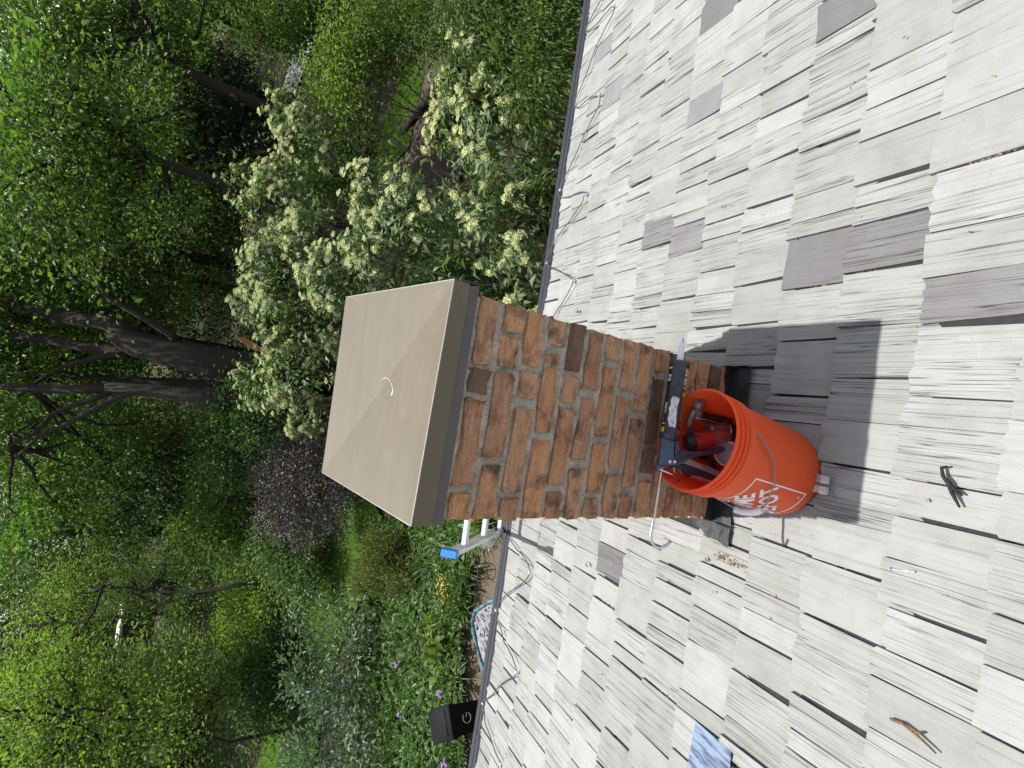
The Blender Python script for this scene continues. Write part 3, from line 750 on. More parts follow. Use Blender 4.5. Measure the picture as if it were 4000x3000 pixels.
rod = [grear - gax * .002 + (gbe - grear) * .2, gbe, gbe + (ghk - gbe) * .5, at(2548, 2060, 1.450), at(2541, 2085, 1.448), at(2543, 2112, 1.446), at(2556, 2132, 1.444), at(2578, 2142, 1.443), at(2602, 2132, 1.442), at(2622, 2115, 1.441)]
MB().tube(rod, .0042, 10).build("plunger_rod", M_STEEL, gun, smooth=True)
MB().tube([P12(188, 1188, 1.462), P12(265, 1218, 1.458), P12(365, 1258, 1.458), P12(400, 1285, 1.462), P12(424, 1325, 1.470)], .0022, 8).build("release_lever", M_STEEL, gun, smooth=True)
MB().plate([P12(170, 1150, 1.476), P12(300, 1160, 1.472), P12(300, 1175, 1.472), P12(215, 1172, 1.474), P12(205, 1215, 1.472), P12(175, 1225, 1.473)], .020).build("thumb_plate", M_GUN, gun)
sp = MB(); P0, P1 = P12(371, 1165, 1.468), P12(371, 1235, 1.474); dd = nz(P1 - P0)
sp.tube([P0 + (P1 - P0) * t / 60 + .003 * (math.cos(t * .95) * side + math.sin(t * .95) * toc) for t in range(61)], .0008, 5); sp.build("spring", M_STEEL, gun)
smg = MB(); V = []; srn = np.random.default_rng(6); ts = np.linspace(.030, .112, 9)
for i_, t in enumerate(ts):
    for a in np.linspace(66 + srn.uniform(-3, 4), 108 + srn.uniform(-5, 6) - (8 if i_ in (0, 8) else 0), 7): V.append(rnd(grear + gax * (t + srn.normal(0, .001)), rad(a), .0283 + srn.uniform(0, .0006)))
smg.add(V, [(7 * i_ + j_, 7 * i_ + j_ + 1, 7 * i_ + j_ + 8, 7 * i_ + j_ + 7) for i_ in range(8) for j_ in range(6)])
smg.build("sealant_smear", M_SMEAR, gun)

tube_ = thing("sealant_tube", "black and yellow sealant tube with white nozzle loaded in the caulking gun", "sealant tube", gfr)
MB().lathe(grear + gax * .003, gfr, [(0, .0245), (glen - .018, .0245)], 40).build("tube_body", M_TUBEBLK, tube_, smooth=True, auto=40)
noz = gtip - gfr; nl = np.linalg.norm(noz)
nz_o = MB().lathe(gfr - gax * .002, gtip, [(0, .0102), (.01, .0098), (nl * .96, .0050), (nl, .0036)], 20).build("nozzle", M_WHT, tube_, smooth=True, auto=40)
MB().tube([gtip + toc * .0045 - gax * .0, gtip + toc * .006 - gax * .015 + side * .002, gtip + toc * .0075 - gax * .03 - side * .002, gtip + toc * .0085 - gax * .036 + side * .001], .0010, 5).build("sealant_smear", M_BLK, nz_o)
def label_patch(name, t0, t1, a0, a1, mat, par=None):
    V = [rnd(grear + gax * t, rad(a), .0249) for t in (t0, t1) for a in np.linspace(a0, a1, 7)]
    return MB().add(V, [(i, i + 1, 8 + i, 7 + i) for i in range(6)]).build(name, mat, par or tube_)
yb_ = MB()
def lp(mbx, t0, t1, a0, a1, off=.0249, n=6):
    V = [rnd(grear + gax * t, rad(a), off) for t in (t0, t1) for a in np.linspace(a0, a1, n + 1)]
    mbx.add(V, [(i, i + 1, n + 2 + i, n + 1 + i) for i in range(n)])
lp(yb_, .192, .199, 130, 172); lp(yb_, .184, .198, 4, 40); lp(yb_, .036, .040, 130, 172); lp(yb_, .014, .028, 130, 172); lp(yb_, .050, .122, 27, 31); lp(yb_, .050, .125, 11, 14); lp(yb_, .118, .130, 13, 34); lp(yb_, .140, .146, 15, 38)
yb_.build("yellow_label", M_YEL, tube_)
ob_ = MB(); lp(ob_, .012, .024, 5, 40); lp(ob_, .036, .042, 10, 30); ob_.build("orange_label", M_ORG, tube_)
wb_ = MB(); lp(wb_, .158, .176, 134, 160); lp(wb_, .152, .170, 8, 36)
for i, t in enumerate(np.arange(.044, .104, .0035)):
    if i % 6 != 4: lp(wb_, t, t + .0028, 152, 154.5, .0249, 1)
lp(wb_, .176, .182, 8, 36)
wb_.build("white_label", M_WHT, tube_)
def tube_text(txt, tc, ac, h_, w_, mat, flip=1):
    co, fs = text_mesh(txt, w_, h_, .02)
    # reading direction along the tube towards the gun handle, tops towards the bucket side
    V = [rnd(grear + gax * (tc - flip * x), rad(ac) + y * -flip / .0251 * 1.0, .0252) for x, y in co[:, :2]]
    MB().add(V, fs).build("lettering", mat, tube_)
tube_text("A900", .082, 141, .0085, .030, M_WHT, -1)
def letter(txt, tc, ac, size, mat):
    co, fs = text_mesh(txt, size, size, .03)
    V = [rnd(grear + gax * (tc + y), rad(ac) + -x / .0251, .0253) for x, y in co[:, :2]]
    MB().add(V, fs).build("lettering", mat, tube_)
letter("N", .167, 147, .0085, M_TUBEBLK); letter("A", .161, 23, .009, M_TUBEBLK)

# ------------------------------------------------------------------ tools in the bucket
ham = thing("claw_hammer", "claw hammer with dark handle resting in the orange bucket", "hammer", P12(650, 520, 1.53))
hA, hB = P12(645, 500, 1.515), P12(655, 590, 1.53)
hd = MB(); hd.lathe(P12(640, 455, 1.508), P12(625, 620, 1.535), [(0, .0155), (.004, .0165), (.016, .0165), (.021, .0115), (.034, .0115), (.036, .0135), (.058, .0135)], 18)
hd.build("hammer_head", M_DSTEEL, ham, smooth=True, auto=35)
MB().tube([P12(622, 560, 1.528), P12(575, 600, 1.53), P12(545, 660, 1.535), P12(535, 730, 1.545), P12(545, 790, 1.555), P12(562, 820, 1.562)], [.012, .0115, .010, .008, .0055, .003], 8, flat=1.3).build("claw", M_DSTEEL, ham, smooth=True)
hdl = MB().tube([P12(615, 615, 1.537), P12(690, 632, 1.54), P12(800, 655, 1.555), P12(905, 680, 1.572), P12(975, 690, 1.585)], [.0125, .0125, .0135, .0145, .014], 8, flat=.7).build("hammer_handle", M_BLK, ham, smooth=True)
ol = MB()
ol.tube([P12(600, 640, 1.522), P12(720, 665, 1.53), P12(865, 705, 1.548), P12(900, 700, 1.552), P12(960, 668, 1.563)], .0022, 6)
ol.build("handle_edging", M_ALU, hdl, smooth=True)

drv = thing("impact_driver", "red and black impact driver with silver nose lying in the bucket", "power tool", P12(650, 880, 1.56))
a0, a1 = P12(490, 915, 1.545), P12(900, 842, 1.56)
L = np.linalg.norm(a1 - a0)
MB().lathe(a0, a1, [(0, .010), (.001, .021), (.010, .026), (.026, .027)], 24).build("rear_cover", M_BLK, drv, smooth=True, auto=40)
MB().lathe(a0 + nz(a1 - a0) * .024, a1, [(0, .0275), (.05, .028), (.064, .027)], 24).build("motor_housing", M_RED, drv, smooth=True, auto=40)
MB().lathe(a0 + nz(a1 - a0) * .082, a1, [(0, .0285), (.012, .029), (.030, .026), (.046, .018), (.052, .015)], 24).build("nose_housing", M_ALU, drv, smooth=True, auto=40)
MB().lathe(a0 + nz(a1 - a0) * .132, a1, [(0, .013), (.012, .013), (.014, .010), (.02, .009)], 18).build("bit_collar", M_BLK, drv, smooth=True, auto=40)
MB().lathe(P12(895, 843, 1.556), P12(1005, 822, 1.57), [(0, .0035), (.03, .0035), (.034, .0022)], 8).build("driver_bit", M_RED, drv)
MB().tube([P12(590, 940, 1.555), P12(640, 985, 1.575), P12(690, 1040, 1.60)], [.019, .018, .02], 10, flat=.8).build("tool_handle", M_BLK, drv, smooth=True)
MB().plate([P12(565, 850, 1.527), P12(650, 830, 1.529), P12(655, 880, 1.524), P12(572, 900, 1.522)], .003).build("label_plate", M_BLK, drv)
dr2 = thing("cordless_drill", "grey and black drill with ringed chuck beside the red impact driver", "power tool", P12(900, 760, 1.58))
MB().lathe(P12(735, 775, 1.565), P12(920, 770, 1.578), [(0, .018), (.004, .022), (.05, .024), (.066, .022)], 20).build("drill_housing", M_DSTEEL, dr2, smooth=True, auto=40)
MB().lathe(P12(915, 785, 1.575), P12(1075, 800, 1.585), [(0, .022), (.006, .0235), (.012, .0215), (.018, .0225), (.03, .022), (.05, .018)], 20).build("drill_chuck", M_BLK, dr2, smooth=True, auto=35)
MB().lathe(P12(930, 788, 1.573), P12(1075, 800, 1.585), [(0, .0238), (.003, .0238)], 20).build("chuck_ring", M_ALU, dr2, smooth=True)
MB().tube([P12(800, 760, 1.57), P12(780, 720, 1.60), P12(770, 690, 1.64)], .017, 10).build("tool_handle", M_BLK, dr2, smooth=True)

ct2 = thing("white_sealant_tube", "white printed sealant tube lying under the gun handle in the bucket", "sealant tube", P12(650, 1200, 1.54))
t0, t1 = P12(485, 1165, 1.525), P12(790, 1285, 1.565)
MB().lathe(t0, t1, [(0, .006), (.001, .0225), (.002, .0240), (.006, .0240), (.15, .0240), (.152, .020)], 32).build("tube_body", M_WHT, ct2, smooth=True, auto=40)
wax = nz(t1 - t0); wt = nz(CAM - (t0 + t1) / 2); ws = nz(np.cross(wax, wt)); wt = np.cross(ws, wax)
if ws @ (at(2700, 1800, 1.5) - at(2700, 1900, 1.5)) < 0: ws = -ws
pl = MB()
for i in range(14):
    t = .040 + i * .0055
    V = [t0 + wax * (t + dt) + .0243 * (math.cos(a) * ws + math.sin(a) * wt) for dt in (0, .0016) for a in np.linspace(rad(28), rad(78), 7)]
    pl.add(V, [(k_, k_ + 1, 8 + k_, 7 + k_) for k_ in range(6)])
pl.build("fine_print", M_BLK, ct2)
cup = thing("plastic_cup", "pale translucent plastic cup leaning inside the bucket by the rim", "cup", P12(960, 1060, 1.53))
c0, c1 = P12(985, 1075, 1.60), P12(945, 1030, 1.535)
MB().lathe(c0, c1, [(0, .002), (0, .026), (.07, .034), (.0715, .036), (.0735, .036), (.0735, .033), (.004, .0245)], 28, cap=False).build("cup_body", M_WHT, cup, smooth=True, auto=40)
pk = thing("putty_knife", "dark putty knife with orange black handle deep in the bucket", "putty knife", P12(760, 1120, 1.58))
MB().tube([P12(735, 1075, 1.56), P12(775, 1125, 1.575), P12(800, 1175, 1.595)], [.010, .012, .009], 8, flat=.6).build("knife_handle", M_BLK, pk, smooth=True)
MB().plate([P12(800, 1165, 1.595), P12(812, 1185, 1.597), P12(880, 1230, 1.63), P12(870, 1180, 1.63)], .0015).build("knife_blade", M_DSTEEL, pk)

# ------------------------------------------------------------------ small things on the roof
br = thing("roof_bracket", "bent galvanised metal bracket sticking out from under the orange bucket", "bracket", roof_pt(-.055, -.34, .02))
def rp(x, y, o): return roof_pt(x, y, o)
for x0 in (-.050, -.078):
    m_ = MB(); w = .010
    path = [(-.25, .024), (-.36, .024), (-.388, .026), (-.402, .033), (-.400, .040), (-.385, .042)]
    V = []
    for y, o_ in path: V += [rp(x0 - w, y, o_), rp(x0 + w, y, o_), rp(x0 + w, y + .001, o_ - .003), rp(x0 - w, y + .001, o_ - .003)]
    k_ = len(path)
    m_.add(V, [(4 * i + a, 4 * i + (a + 1) % 4, 4 * i + 4 + (a + 1) % 4, 4 * i + 4 + a) for i in range(k_ - 1) for a in range(4)] + [(3, 2, 1, 0), tuple(4 * (k_ - 1) + a for a in range(4))])
    m_.build("bracket_strip", M_BRK, br)
P = rp(-.086, -.406, .020); tag(MB().lathe(P, P + NRM, [(0, .0045), (.003, .0042)], 10).build("roofing_nail", M_DSTEEL), "dark nail head set in the shakes just beside the roof bracket", "nail")
def twig(name, label, pts, radii, mat, forks=()):
    m_ = MB(); m_.tube(pts, radii, 7)
    for f in forks: m_.tube(f[0], f[1], 6)
    return tag(m_.build(name, mat, smooth=True), label, "twig")
def sp_(x, y, o_): return roof_pt(x, y, o_)
twig("twig", "short charred black twig lying on pale shakes upslope of the bucket", [sp_(.026, -.642, .022), sp_(.008, -.648, .024), sp_(-.006, -.660, .023), sp_(-.026, -.668, .022), sp_(-.052, -.683, .021)], [.003, .004, .0054, .0045, .0022], M_TWIG, [([sp_(.024, -.642, .022), sp_(.030, -.652, .02)], [.004, .002]), ([sp_(-.010, -.661, .023), sp_(-.026, -.685, .020)], [.005, .0025])])
twig("twig", "brown forked stick wedged in the gap between two shakes at lower edge", [sp_(-.541, -.600, .019), sp_(-.536, -.625, .020), sp_(-.541, -.650, .021), sp_(-.549, -.672, .019), sp_(-.556, -.690, .019)], [.0036, .0036, .0032, .0026, .0018], M_TWIG2, [([sp_(-.541, -.650, .021), sp_(-.531, -.662, .024)], [.004, .002])])
nl_ = MB(); nl_.tube([sp_(-.222, -.566, .020), sp_(-.212, -.613, .019)], .0016, 6); P = sp_(-.2225, -.564, .020); nl_.lathe(P, sp_(-.2215, -.568, .020), [(0, .0042), (.0015, .0042)], 10)
tag(nl_.build("loose_nail", M_STEEL), "loose shiny nail lying on the pale shakes upslope of the bucket", "nail")
ms = MB(); q = [(-1.040, -.040), (-.884, -.052), (-.880, -.200), (-1.030, -.215)]
V = [roof_pt(x, y, .016 + (.004 if y < -.1 else 0)) for x, y in q] + [roof_pt(x, y, .0148 + (.004 if y < -.1 else 0)) for x, y in q]
ms.add(V, [(3, 2, 1, 0), (4, 5, 6, 7)] + [(i, (i + 1) % 4, (i + 1) % 4 + 4, i + 4) for i in range(4)])
tag(ms.build("metal_sheet", M_SHEET), "square of bluish bare metal flashing patched in among the shakes", "metal sheet")
# litter caught in the joints
def leaf_arrays(pos, L, wid, dirv, nrm, fold=.12, droop=.1, four=False):
    t = dirv / (np.linalg.norm(dirv, axis=1, keepdims=True) + 1e-9)
    n = nrm - t * np.sum(nrm * t, 1, keepdims=True); n /= (np.linalg.norm(n, axis=1, keepdims=True) + 1e-9)
    b = np.cross(t, n); L = L[:, None]
    base = pos; tip = pos + t * L - n * L * droop; mid = pos + t * L * .48 + n * L * droop * .4
    lf = mid + b * L * wid * .5 + n * L * fold; rt = mid - b * L * wid * .5 + n * L * fold
    N = len(pos); k = np.arange(N)[:, None]
    if four:
        V = np.stack([base, mid, tip, lf, rt], 1).reshape(-1, 3)
        Fc = np.concatenate([k * 5 + np.array([[0, 4, 1]]), k * 5 + np.array([[1, 4, 2]]), k * 5 + np.array([[0, 1, 3]]), k * 5 + np.array([[1, 2, 3]])])
    else:
        V = np.stack([base, rt, tip, lf], 1).reshape(-1, 3)
        Fc = np.concatenate([k * 4 + np.array([[0, 1, 2]]), k * 4 + np.array([[0, 2, 3]])])
    return V, Fc
lr = np.random.default_rng(21); pos = []
near = [r for r in rows[:300]]
for _ in range(34):
    r = near[int(lr.integers(len(near)))]
    X = r[1] - r[3] / 2 - .003; ya = EAVE_Y - (r[2] + lr.uniform(.05, .16)) * CT
    for j in range(int(lr.integers(5, 16))): pos.append(roof_pt(X + lr.normal(0, .0022), ya + lr.normal(0, .022), .001 + lr.uniform(0, .006)))
for _ in range(60): pos.append(roof_pt(-.36 + lr.normal(0, .006), -.10 + lr.uniform(-.06, .06), .012))
for _ in range(70):
    X, Y = lr.uniform(-1.5, 2), lr.uniform(-.7, 1.5)
    if not (-.3 < X < .3 and Y > -.3): pos.append(roof_pt(X, Y, .018))
pos = np.array(pos); N = len(pos)
V, Fc = leaf_arrays(pos, lr.uniform(.005, .015, N), .45, np.column_stack([lr.normal(0, 1, N), lr.normal(0, 1.5, N), lr.normal(0, .25, N)]), np.tile(NRM, (N, 1)) + lr.normal(0, .4, (N, 3)))
tag(obj("leaf_litter", np_mesh("leaf_litter", V, Fc, M_LITTER)), kind='stuff')
for (x, y, s_, lab) in ((-.648, .676, .030, "small green leaf on light shakes left of the chimney"), (.572, 1.116, .030, "dark curled leaf on the shakes right of the chimney near the gutter"), (-.39, -.02, .022, "tiny green leaf caught in a shake joint left of the bucket")):
    V, Fc = leaf_arrays(np.array([roof_pt(x, y, .018)]), np.array([s_]), .5, np.array([[.6, .8, 0.]]), np.array([NRM]), .2, .1, True)
    tag(obj("fallen_leaf", np_mesh("fallen_leaf", V, Fc, M_TWIG if "dark" in lab else M_L_LIME)), lab, "leaf")
# heating cable zigzag along the eave
CAB = [(3.9, 1.58), (3.6, 1.25), (3.3, 1.56), (3.0, 1.60), (2.75, 1.26), (2.62, 1.24), (2.47, 1.576), (2.397, 1.424), (2.395, 1.291), (2.375, 1.23), (2.325, 1.242), (2.229, 1.379), (2.084, 1.48), (1.978, 1.574), (1.917, 1.518), (1.905, 1.382), (1.866, 1.271), (1.84, 1.232), (1.783, 1.238), (1.673, 1.364), (1.54, 1.496), (1.435, 1.595), (1.379, 1.605), (1.333, 1.485), (1.304, 1.306), (1.279, 1.249), (1.219, 1.281), (1.134, 1.45), (1.044, 1.595), (.962, 1.64), (.905, 1.55), (.842, 1.385), (.784, 1.258), (.746, 1.24), (.679, 1.298), (.596, 1.397), (.50, 1.52), (.42, 1.61), (.36, 1.52), (.28, 1.30), (.20, 1.24), (.10, 1.36), (-.05, 1.58), (-.12, 1.60), (-.2, 1.4), (-.28, 1.25), (-.36, 1.26), (-.5, 1.42), (-.62, 1.60), (-.70, 1.63), (-.767, 1.599), (-.802, 1.467), (-.815, 1.337), (-.839, 1.254), (-.875, 1.236), (-.931, 1.273), (-1.013, 1.385), (-1.101, 1.506), (-1.193, 1.597), (-1.235, 1.62), (-1.267, 1.593), (-1.3, 1.5), (-1.339, 1.41), (-1.356, 1.286), (-1.396, 1.216), (-1.434, 1.234), (-1.502, 1.32), (-1.584, 1.406), (-1.666, 1.473), (-1.753, 1.57), (-1.785, 1.60), (-1.806, 1.588), (-1.851, 1.525), (-1.881, 1.431), (-1.896, 1.323), (-1.904, 1.248), (-1.93, 1.22), (-2.0, 1.26), (-2.2, 1.55), (-2.5, 1.25), (-2.8, 1.58), (-3.1, 1.25)]
hc = thing("heating_cable", "thin dark heating cable zigzagging along the eave of the roof", "cable", roof_pt(0, 1.6))
cp = []
cr_ = np.random.default_rng(2)
for i in range(len(CAB) - 1):
    p0, p1, p2, p3 = [np.array(CAB[min(max(j, 0), len(CAB) - 1)]) for j in (i - 1, i, i + 1, i + 2)]
    for t in (0, .33, .67):
        c = .5 * ((2 * p1) + (-p0 + p2) * t + (2 * p0 - 5 * p1 + 4 * p2 - p3) * t * t + (-p0 + 3 * p1 - 3 * p2 + p3) * t ** 3)
        cp.append(roof_pt(c[0], c[1], .0235 + cr_.uniform(0, .006)))
MB().tube(cp, .0033, 6).build("cable_run", M_CABLE, hc, smooth=True)
for x, y in ((2.38, 1.23), (1.86, 1.25), (1.42, 1.60), (1.27, 1.25), (.955, 1.635), (.765, 1.245), (-.87, 1.238), (-1.40, 1.217), (-1.235, 1.615), (-1.795, 1.60), (-1.91, 1.24)):
    P = roof_pt(x, y, .024); MB().box(P, (.007, .010, .005), (np.array([1., 0, 0]), np.array([0, CT, -ST]), NRM)).build("cable_clip", M_CLIP, hc)

# ------------------------------------------------------------------ ladder
LU = nz([.025, -.574, .819])
lbase_t = (-1.53 - GZ) / LU[2]
LG = np.array([-.782, 1.742, -1.535])
lad = thing("ladder", "aluminium extension ladder with blue rail caps leaning on the gutter", "ladder", LG - LU * lbase_t)
LX = nz(np.cross(LU, [0, 0, 1])); LX = LX if LX[0] > 0 else -LX; LN = np.cross(LX, LU)
for sgn, off in ((0, 0.0), (1, .405)):
    b0, b1 = LG - LU * lbase_t + LX * off, LG + LU * .800 + LX * off
    c = (b0 + b1) / 2; hl = np.linalg.norm(b1 - b0) / 2
    m_ = MB(); s_ = 1 if sgn == 0 else -1
    m_.box(c, (.0022, .034, hl), (LX, LN, LU))
    m_.box(c + LN * .032 + LX * s_ * .009, (.0085, .0022, hl), (LX, LN, LU)); m_.box(c - LN * .032 + LX * s_ * .009, (.0085, .0022, hl), (LX, LN, LU))
    rail = m_.build("rail", M_LADDER, lad)
    t_ = b1 + LX * s_ * .011
    MB().box(t_ + LU * .008, (.0175, .0400, .019), (LX, LN, LU)).build("rail_cap", M_BLUE, lad)
    MB().box(t_ - LU * .020, (.0155, .0370, .0155), (LX, LN, LU)).build("cap_collar", M_BRK, lad)
nr = int((lbase_t + .60) / .305)
for i in range(nr):
    P = LG + LU * (.612 - i * .305)
    m_ = MB(); V = []
    sec = [(-.016, -.012), (.012, -.016), (.018, -.004), (.018, .008), (.010, .016), (-.010, .016), (-.016, .006)]
    m_.add([P + LX * x + LN * a + LU * b for x in (.002, .403) for a, b in sec], [(j, (j + 1) % 7, (j + 1) % 7 + 7, j + 7) for j in range(7)] + [(6, 5, 4, 3, 2, 1, 0), (7, 8, 9, 10, 11, 12, 13)])
    m_.build("rung", M_LADDER, lad)
MB().box(LG - LU * .02 - LN * .0 + LX * .0, (.020, .045, .030), (LX, LN, LU)).build("rubber_bumper", M_BLK, lad)

# ------------------------------------------------------------------ things on the ground by the house
bx, by = -4.74, 5.62
d2 = nz([CAM[0] - bx, CAM[1] - by, 0]); fx = np.array([d2[0], d2[1], 0]); sx = np.array([-fx[1], fx[0], 0]); zz = np.array([0, 0, 1.])
binr = thing("wheelie_bin", "black wheeled bin with closed lid and pale swirl emblem beside the path", "bin", (bx, by, GZ))
m_ = MB(); V = []
for z, hx_, hy_ in ((.10, .19, .17), (1.0, .235, .215)):
    V += [np.array([bx, by, GZ + z]) + fx * a * hx_ + sx * b * hy_ for a, b in ((-1, -1), (1, -1), (1, 1), (-1, 1))]
m_.add(V, [(0, 1, 5, 4), (1, 2, 6, 5), (2, 3, 7, 6), (3, 0, 4, 7), (3, 2, 1, 0), (4, 5, 6, 7)])
m_.build("bin_body", M_BIN, binr)
m_ = MB(); V = []
for a, z in ((-.26, 1.045), (-.235, 1.06), (-.05, 1.08), (.16, 1.06), (.255, 1.015), (.265, .985)):
    for b in (-.228, -.195, .195, .228):
        V.append(np.array([bx, by, GZ + z - (.018 if abs(b) > .2 else 0)]) + fx * a + sx * b)
m_.add(V, [(4 * i + j, 4 * i + j + 1, 4 * i + j + 5, 4 * i + j + 4) for i in range(5) for j in range(3)])
m_.add([v - zz * .03 for v in V], [(4 * i + j, 4 * i + j + 4, 4 * i + j + 5, 4 * i + j + 1) for i in range(5) for j in range(3)])
lid = m_.build("bin_lid", M_BIN, binr, smooth=True, auto=30)
MB().tube([np.array([bx, by, GZ + 1.045]) + fx * .18 + sx * t for t in (-.16, 0, .16)], .012, 8).build("lid_ridge", M_BIN, lid, smooth=True)
MB().tube([np.array([bx, by, GZ + 1.02]) - fx * .30 + sx * t for t in (-.18, .18)], .016, 8).build("bin_handle", M_BIN, binr)
for t in (-.17, .17):
    P = np.array([bx, by, GZ + .12]) - fx * .2 + sx * t; MB().lathe(P - sx * .03, P + sx, [(0, .02), (0, .11), (.015, .12), (.045, .12), (.06, .11), (.06, .02)], 20).build("bin_wheel", M_BLK, binr)
em = MB(); tilt = nz(fx * .90 + zz * -.055); ec = np.array([bx, by, GZ + .72]) + fx * .226; eu = nz(zz + fx * .061)
arc = [ec + .070 * (math.cos(a) * sx + math.sin(a) * eu) for a in np.linspace(rad(50), rad(345), 22)]
em.tube(arc, [.012] * 18 + [.012, .010, .008, .006], 6, flat=.25)
em.tube([ec + .066 * sx * .98 - eu * .005, ec + .03 * sx - eu * .002, ec + .005 * sx + eu * .02], [.011, .012, .006], 6, flat=.25)
em.build("emblem", M_PRINT, binr)

st_ = thing("plant_stand", "thin rusty wire plant stand with two hoops on the tan path", "plant stand", (-2.80, 6.35, GZ))
c0_ = np.array([-2.80, 6.36, GZ])
for z, r_ in ((.31, .125), (.03, .115)):
    MB().tube([c0_ + np.array([r_ * math.cos(a), r_ * math.sin(a), z]) for a in np.linspace(0, 2 * math.pi, 29)], .010, 6).build("hoop", M_IRON, st_, smooth=True)
for a in (0.4, 2.0, 3.6, 5.2):
    u = np.array([math.cos(a), math.sin(a), 0])
    MB().tube([c0_ + u * .125 + zz * .31, c0_ + u * .135 + zz * .2, c0_ + u * .11 + zz * .1, c0_ + u * .155 + zz * .02, c0_ + u * .175 + zz * .01, c0_ + u * .17 + zz * .05], .009, 6).build("leg", M_IRON, st_, smooth=True)
# milky plastic film
fr = np.random.default_rng(9); m_ = MB(); n = 9; V = []
for i in range(n):
    for j in range(n):
        V.append((-2.42 + .34 * i / (n - 1) + fr.normal(0, .02), 6.25 + .5 * j / (n - 1) - .2 * i / n + fr.normal(0, .02), GZ + .10 + .12 * abs(fr.normal()) * (1 if 0 < i < n - 1 and 0 < j < n - 1 else .3)))
m_.add(V, [(i * n + j, i * n + j + 1, (i + 1) * n + j + 1, (i + 1) * n + j) for i in range(n - 1) for j in range(n - 1)])
tag(m_.build("plastic_sheet", M_FILM), "crumpled milky plastic sheet on the path behind the ladder", "plastic sheet")
# teal edged gravel tray
tr = thing("gravel_tray", "shallow tray of grey gravel with ragged teal rim beside the path", "tray", (-3.6, 6.0, GZ))
ol_ = [(-3.02, 5.80), (-3.25, 6.12), (-3.50, 6.45), (-3.70, 6.48), (-3.95, 6.32), (-4.22, 6.05), (-4.35, 5.80), (-4.30, 5.45), (-3.9, 5.2), (-3.3, 5.25), (-3.0, 5.5)]
sheet_m = np_mesh("gravel_fill", [(x, y, GZ + .085) for x, y in ol_], [tuple(range(len(ol_)))], M_GRAVEL); obj("gravel_fill", sheet_m, tr)
pts = []
for i in range(len(ol_)):
    a, b = np.array(ol_[i]), np.array(ol_[(i + 1) % len(ol_)])
    for t in np.linspace(0, 1, 8)[:-1]: p = a + (b - a) * t; pts.append((p[0] + fr.normal(0, .006), p[1] + fr.normal(0, .006), GZ + .10 + fr.normal(0, .004)))
pts.append(pts[0])
MB().tube(pts, list(.030 + fr.normal(0, .004, len(pts))), 8).build("tray_rim", M_TEAL, tr, smooth=True)
gpv = []; gpf = []
for _ in range(420):
    x, y = fr.uniform(-4.3, -3.05), fr.uniform(5.2, 6.45)
    if y > 6.45 - abs(x + 3.65) * 1.05 or x + 0.0 < -4.25: continue
    s_ = fr.uniform(.012, .045); k_ = len(gpv)
    for q in range(6): d_ = fr.normal(0, 1, 3); gpv.append(np.array([x, y, GZ + .095]) + nz(d_) * s_ * np.array([1, 1, .6]))
    gpf += [(k_, k_ + 1, k_ + 2), (k_, k_ + 2, k_ + 3), (k_, k_ + 3, k_ + 4), (k_ + 1, k_ + 5, k_ + 2), (k_ + 2, k_ + 5, k_ + 3), (k_ + 3, k_ + 5, k_ + 4), (k_, k_ + 4, k_ + 1), (k_ + 1, k_ + 4, k_ + 5)]
tag(MB().add(gpv, gpf).build("pebbles", M_GRAVEL, tr), kind='stuff')

# ------------------------------------------------------------------ foliage
def foliage(seed, blobs, n, leaf, wid=.5, up=.75, clump=.16, per=28, four=False, droop=.12, hang=0.0, shell=.45, spread=1.0, fold=.12):
    """blobs: (centre, radii) ellipsoids. Leaves sit in clumps through the outer volume."""
    r = np.random.default_rng(seed)
    vols = np.array([np.prod(np.asarray(b[1]) ** .75) for b in blobs]); vols = vols / vols.sum()
    P = []; O = []; B = []
    for (c, rad_), v in zip(blobs, vols):
        c = np.asarray(c, float); rad_ = np.asarray(rad_, float) * np.ones(3)
        nc = max(3, int(n * v / per))
        d = r.normal(size=(nc, 3)); d /= np.linalg.norm(d, axis=1, keepdims=True)
        bump = np.ones(nc)
        for _ in range(7):
            bd = r.normal(size=3); bd /= np.linalg.norm(bd); bump += r.uniform(-.34, .34) * np.clip((d @ bd - .5) / .5, 0, 1)
        rho = (shell + (1 - shell) * r.random(nc) ** .6) * bump
        cc = c + d * rad_ * rho[:, None]
        wgt = r.gamma(1.3, 1.0, nc) + .15; k = np.repeat(np.arange(nc), np.maximum(2, (wgt / wgt.mean() * per)).astype(int))
        cr_ = clump * np.sqrt(wgt / wgt.mean()) * (.75 + .5 * r.random(nc))
        off = r.normal(size=(len(k), 3)) * cr_[k][:, None] * np.array([1, 1, .34])
        ax = r.normal(size=(nc, 3)) * .5; off += np.sum(off * ax[k], 1)[:, None] * ax[k] * .8
        cn = r.normal(0, .42, (nc, 3)) + d * .3
        P.append(cc[k] + off); O.append(d[k] * .7 + nzv(off) * .6); B.append(cn[k])
    P = np.concatenate(P); O = np.concatenate(O); B = np.concatenate(B); N = len(P)
    dirv = O * spread + r.normal(0, .55, (N, 3)); dirv[:, 2] -= hang
    nrm = r.normal(0, .42, (N, 3)) + B; nrm[:, 2] += up
    L = leaf * r.uniform(.55, 1.35, N)
    return leaf_arrays(P, L, wid, dirv, nrm, fold, droop, four)
def nzv(a): return a / (np.linalg.norm(a, axis=1, keepdims=True) + 1e-9)
def blob(x, y, d, rpx, sq=(1, 1, 1)):
    """an ellipsoid seen at (x, y) of the photograph at depth d with an apparent radius of rpx photograph pixels"""
    return (at(x, y, d), rpx * d / F_PX * np.array(sq))
